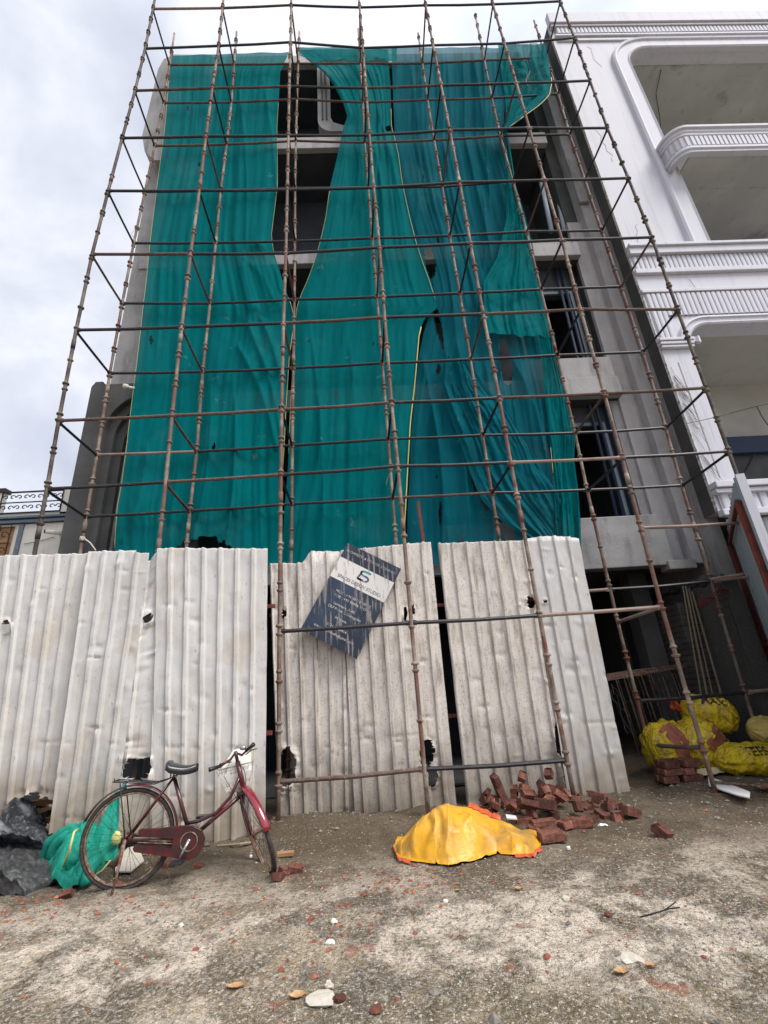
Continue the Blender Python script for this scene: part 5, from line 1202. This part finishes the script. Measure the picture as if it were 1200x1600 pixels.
# ---------------------------------------------------------------- bundle of bent bars, props, and debris by the entrance
rb = empty('steel_bar_bundle', (3.9, 7.4, 0), 'bundle of bent reinforcing bars standing in the dark entrance', 'steel bars')
for k in range(20):
    x = 3.75 + k * .05; y = 7.5 + .05 * math.sin(k * 2.3)
    MB().tube([(x + .1, y, .05), (x, y, 1.15 + .02 * math.sin(k)), (x + .005, y + .02, 1.19), (x + .03, y + .3, 1.2)], .009, 5).build('bar', 'rustmetal' if k % 3 else 'bargrey', rb, smooth=True)
bb = MB()
for k in range(9): bb.tube([(3.0 + .02 * k, 7.2 + .02 * k, 1.12 + .012 * k), (3.9, 7.28 + .015 * k, 1.2 + .01 * k), (4.95, 7.2 + .02 * k, 1.3 + .03 * math.sin(k))], .008, 4)
tag(bb.build('steel_rod', 'rustmetal'), 'long loose steel rods laid across the standing bar bundle', 'rods')
pr = MB()
for k in range(4): pr.tube([at(1066 + k * 5, 912 + k * 4, 6.9), at(1098 + k * 11, 1100 + 7 * (k % 3), 6.75)], .009 + .004 * (k % 2), 4)
tag(pr.build('timber_batten', 'bamboo'), 'thin pale battens leaning against the pier in the entrance', 'battens')
wr_ = MB(); random.seed(4)
for k in range(4):
    p = [at(955, 1068 + k * 4, 5.7)]
    for q in range(8): p.append(p[-1] + Vector((random.uniform(-.02, .05), random.uniform(-.02, .02), random.uniform(-.1, .01))))
    wr_.tube(p, .003, 4)
tag(wr_.build('binding_wire', 'iron'), 'curled binding wire hanging at the right edge of the last fence sheet', 'wire')
def slabpx(name, px, z, th, mat, label, cat):
    P = [onz(x, y, z) for x, y in px]; k = len(P); mb = MB(); mb.v = [p + Vector((0, 0, th / 2 + .006 * nz(i, 3))) for i, p in enumerate(P)] + [p - Vector((0, 0, th / 2)) for p in P]
    mb.f = [tuple(range(k)), tuple(range(k, 2 * k))[::-1]] + [(i, (i + 1) % k, k + (i + 1) % k, k + i) for i in range(k)]
    return tag(mb.build(name, mat), label, cat)
slabpx('board_offcut', [(1106, 1214), (1120, 1218), (1172, 1238), (1171, 1247), (1150, 1242), (1108, 1228)], .09, .012, 'paper', 'white board offcut lying at the foot of the sack pile', 'board')
shv = MB().blob((3.95, 5.28, .1), (.14, .09, .03), 4, .3, 2).tube([(3.85, 5.3, .1), (3.55, 5.5, .12)], .014, 6)
tag(shv.build('shovel_blade', 'rustmetal', smooth=True), 'rusty shovel blade on the earth at the foot of the right upright', 'shovel')
slabpx('paper_scrap', [(790, 1273), (806, 1275), (808, 1280), (792, 1279)], .1, .01, 'paper', 'white strip lying on the brick heap', 'scrap')
for q, (x, y, w) in enumerate(((942, 1289, 12), (888, 1325, 5), (283, 1446, 5), (522, 1440, 6), (516, 1472, 8), (696, 1408, 5), (392, 1338, 4))):
    lab = ['crumpled white plastic scrap right of the brick heap', 'small pale scrap in front of the brick heap', 'small white paper scrap on the gravel below the bicycle stand', 'printed white scrap among the brick chips', 'pale blue plastic scrap below the printed scrap', 'tiny white scrap right of the middle of the lane', 'small white scrap under the front wheel'][q]
    p = onz(x, y, .012); r = w / 700 * 2.3
    mb = MB().blob(p, (r, r * .6, .012), q + 3, .6, 2); tag(mb.build('plastic_scrap', 'paper'), lab, 'scrap')
for q, (x, y, w, mt, lab) in enumerate(((503, 1560, 20, 'palestone', 'flat pale stone near the bottom edge'), (465, 1557, 14, 'leaf', 'curled brown leaf left of the flat pale stone'), (530, 1560, 9, 'brick', 'small red brick chip right of the flat pale stone'),
        (985, 1498, 16, 'palestone', 'pale flaky stone at the lower right of the lane'), (1018, 1510, 9, 'leaf', 'yellow dry leaf beside the pale flaky stone'), (971, 1519, 12, 'leaf', 'dark brown leaf below the pale flaky stone'),
        (514, 1540, 6, 'palestone', 'small round pale pebble above the flat pale stone'), (368, 1542, 14, 'leaf', 'dry brown leaf in the lower left of the lane'), (811, 1388, 10, 'leaf', 'dark curled leaf in the middle of the lane'), (884, 1404, 6, 'palestone', 'pale pebble right of the dark curled leaf'),
        (588, 1578, 8, 'brick', 'red brick chip at the bottom edge of the picture'), (949, 1429, 5, 'brick', 'tiny red brick chip in the right half of the lane'), (715, 1389, 6, 'leaf', 'small brown leaf left of the dark curled leaf'))):
    p = onz(x, y, .012); r = w / 700 * 2.6
    if mt == 'leaf':
        rows = [[(p.x + (i - 4) / 4 * r * .8, p.y + (j - 3) / 3 * r * .5 * max(0.02, 1 - abs((i - 4) / 4) ** 1.7), ghn(p.x, p.y) + .006 + .01 * abs((j - 3) / 3) ** 1.5 + .006 * nz(i * .6, j * .6, q)) for i in range(9)] for j in range(7)]
        o = MB().grid(rows).build('dry_leaf', mt, smooth=True)
    else: o = MB().blob(p, (r, r * .7, .016), q, .5, 2).build('brick_chip' if mt == 'brick' else 'stone', mt)
    tag(o, lab, 'leaf' if mt == 'leaf' else ('brick chip' if mt == 'brick' else 'stone'))
tag(MB().tube([onz(1000, 1433, .02), onz(1020, 1428, .04), onz(1045, 1420, .03), onz(1062, 1418, .02)], .004, 4).tube([onz(1040, 1421, .03), onz(1056, 1409, .05)], .003, 4).build('twig', 'iron'), 'thin dark twig lying across the right side of the lane', 'twig')
tag(MB().tube([onz(340, 1322, .03), onz(375, 1319, .05), onz(402, 1315, .04)], .012, 6).build('stick', 'bamboo'), 'pale stick lying behind the front wheel of the bicycle', 'stick')
tag(MB().box(-.07, .07, -.03, .03, -.015, .015, Matrix.Translation(onz(446, 1334, .02))).build('wood_block', 'wood', bevel=.004), 'small wooden block at the foot of the front upright beside the bicycle', 'block')
slabpx('cardboard_scrap', [(180, 1345), (200, 1325), (215, 1322), (225, 1345), (205, 1362), (180, 1362)], .03, .01, 'palestone', 'pale flattened cement bag seen through the rear wheel', 'bag')

# grit: scattered small stones, each colour one uncountable mass
ico_v = [Vector(v) for v in ((0, 0, 1), (.9, 0, .1), (.25, .85, 0), (-.75, .5, .1), (-.7, -.55, 0), (.3, -.85, .1), (0, 0, -.7))]
ico_f = [(0, 1, 2), (0, 2, 3), (0, 3, 4), (0, 4, 5), (0, 5, 1), (6, 2, 1), (6, 3, 2), (6, 4, 3), (6, 5, 4), (6, 1, 5)]
def grit(n, seed, smin, smax, mat, label, dens):
    rnd = random.Random(seed); vs = []; fs = []; k = 0; tries = 0
    while k < n and tries < n * 12:
        tries += 1
        y = 1.9 + 4.0 * rnd.random() ** 1.1; x = rnd.uniform(-.85, .85) * y * 1.02
        if x < -4.6 or x > 5: continue
        if rnd.random() > dens(x, y): continue
        s = smin + (smax - smin) * rnd.random() ** 4; b = len(vs); a = rnd.random() * 6.28; ca, sa = math.cos(a), math.sin(a); z = ghn(x, y)
        sx, sy_, sz = s * rnd.uniform(.7, 1.3), s * rnd.uniform(.6, 1.1), s * rnd.uniform(.35, .7)
        for v in ico_v:
            qx, qy = v.x * sx * rnd.uniform(.75, 1.2), v.y * sy_ * rnd.uniform(.75, 1.2); vs.append((x + qx * ca - qy * sa, y + qx * sa + qy * ca, z + v.z * sz + s * .1))
        fs += [tuple(b + i for i in f) for f in ico_f]; k += 1
    me = bpy.data.meshes.new('gravel'); me.from_pydata(vs, [], fs); me.update(); me.materials.append(M[mat])
    o = bpy.data.objects.new('gravel', me); COL.objects.link(o); tag(o, label, 'gravel', kind='stuff')
def d1(x, y): return max(.08, min(1, .55 + 2.2 * nz(x * 1.1, y * 1.1, 6)))
def d3(x, y):
    a = math.exp(-((x + .1) / .9) ** 2 - ((y - 3.75) / .5) ** 2) + math.exp(-((x + 2.2) / .9) ** 2 - ((y - 4.0) / .25) ** 2) + .8 * math.exp(-((x - 1.6) / .9) ** 2 - ((y - 5.0) / .4) ** 2)
    return min(1, a * (.5 + 1.8 * nz(x * 2.2, y * 2.2, 9)) + .02)
grit(12000, 1, .0025, .011, 'gravelpale', 'loose pale grit and small stones over the lane', d1)
grit(9000, 2, .0025, .013, 'graveldark', 'loose dark grey grit and small stones over the lane', lambda x, y: max(.05, min(1, .4 + 2.4 * nz(x * 1.3, y * 1.3, 16) + .5 * (y > 4.6))))
grit(1900, 3, .003, .024, 'redchip', 'red brick chips strewn over the lane', d3)
grit(500, 4, .01, .04, 'graveldark', 'clods of dark earth along the foot of the fence', lambda x, y: .9 if y > 4.75 and -3 < x < 4.6 else .02)

# ---------------------------------------------------------------- leaning gate at the right edge
ga, gb = ray(1152, 783), ray(1140, 850)
def hz(d, zrel): s = zrel / d.z; return Vector((d.x * s, d.y * s, zrel + CAMZ))
A_ = hz(ga, 1.7); B_ = hz(gb, 1.7); gd = (B_ - A_); gd.z = 0; gl = gd.length; gd.normalize(); gn = Vector((gd.y, -gd.x, 0))
gate = empty('gate_leaf', (A_.x, A_.y, 0), 'faded blue corrugated gate leaf in a rusty red frame at the right edge', 'gate')
gf_ = MB()
def gpnt(s, z, o=0): return Vector((A_.x, A_.y, 0)) + gd * s + gn * o + Vector((0, 0, z))
gf_.tube([gpnt(0, .1), gpnt(0, 3.0)], .035, 4).tube([gpnt(gl, .1), gpnt(gl, 3.0)], .03, 4).tube([gpnt(0, 3.0), gpnt(gl, 3.0)], .03, 4).tube([gpnt(0, 1.5), gpnt(gl, 1.5)], .025, 4).tube([gpnt(0, .12), gpnt(gl, .12)], .03, 4)
gf_.build('frame', 'gatered', gate)
rows = [[], []]
n = int((gl + .35) / .05)
for k in range(n + 1):
    s = -.12 + k * .05; o = .045 + (.022 if k % 4 < 2 else -.005)
    rows[0].append(gpnt(s, .1, o)); rows[1].append(gpnt(s, 3.27 + .02 * nz(k, 3), o))
MB().grid(rows).build('corrugated_panel', 'gateblue', gate, solid=.002)
es = MB(); sd_ = Vector((.93, -.36, 0)); e0 = gpnt(-.13, 0, .05)
for a_, b_ in ((0, .02), (.02, .085)): es.quad(e0 + sd_ * a_, e0 + sd_ * b_, e0 + sd_ * b_ + Vector((0, 0, 3.27)), e0 + sd_ * a_ + Vector((0, 0, 3.27)))
es.build('edge_strip', 'white', gate, solid=.004)
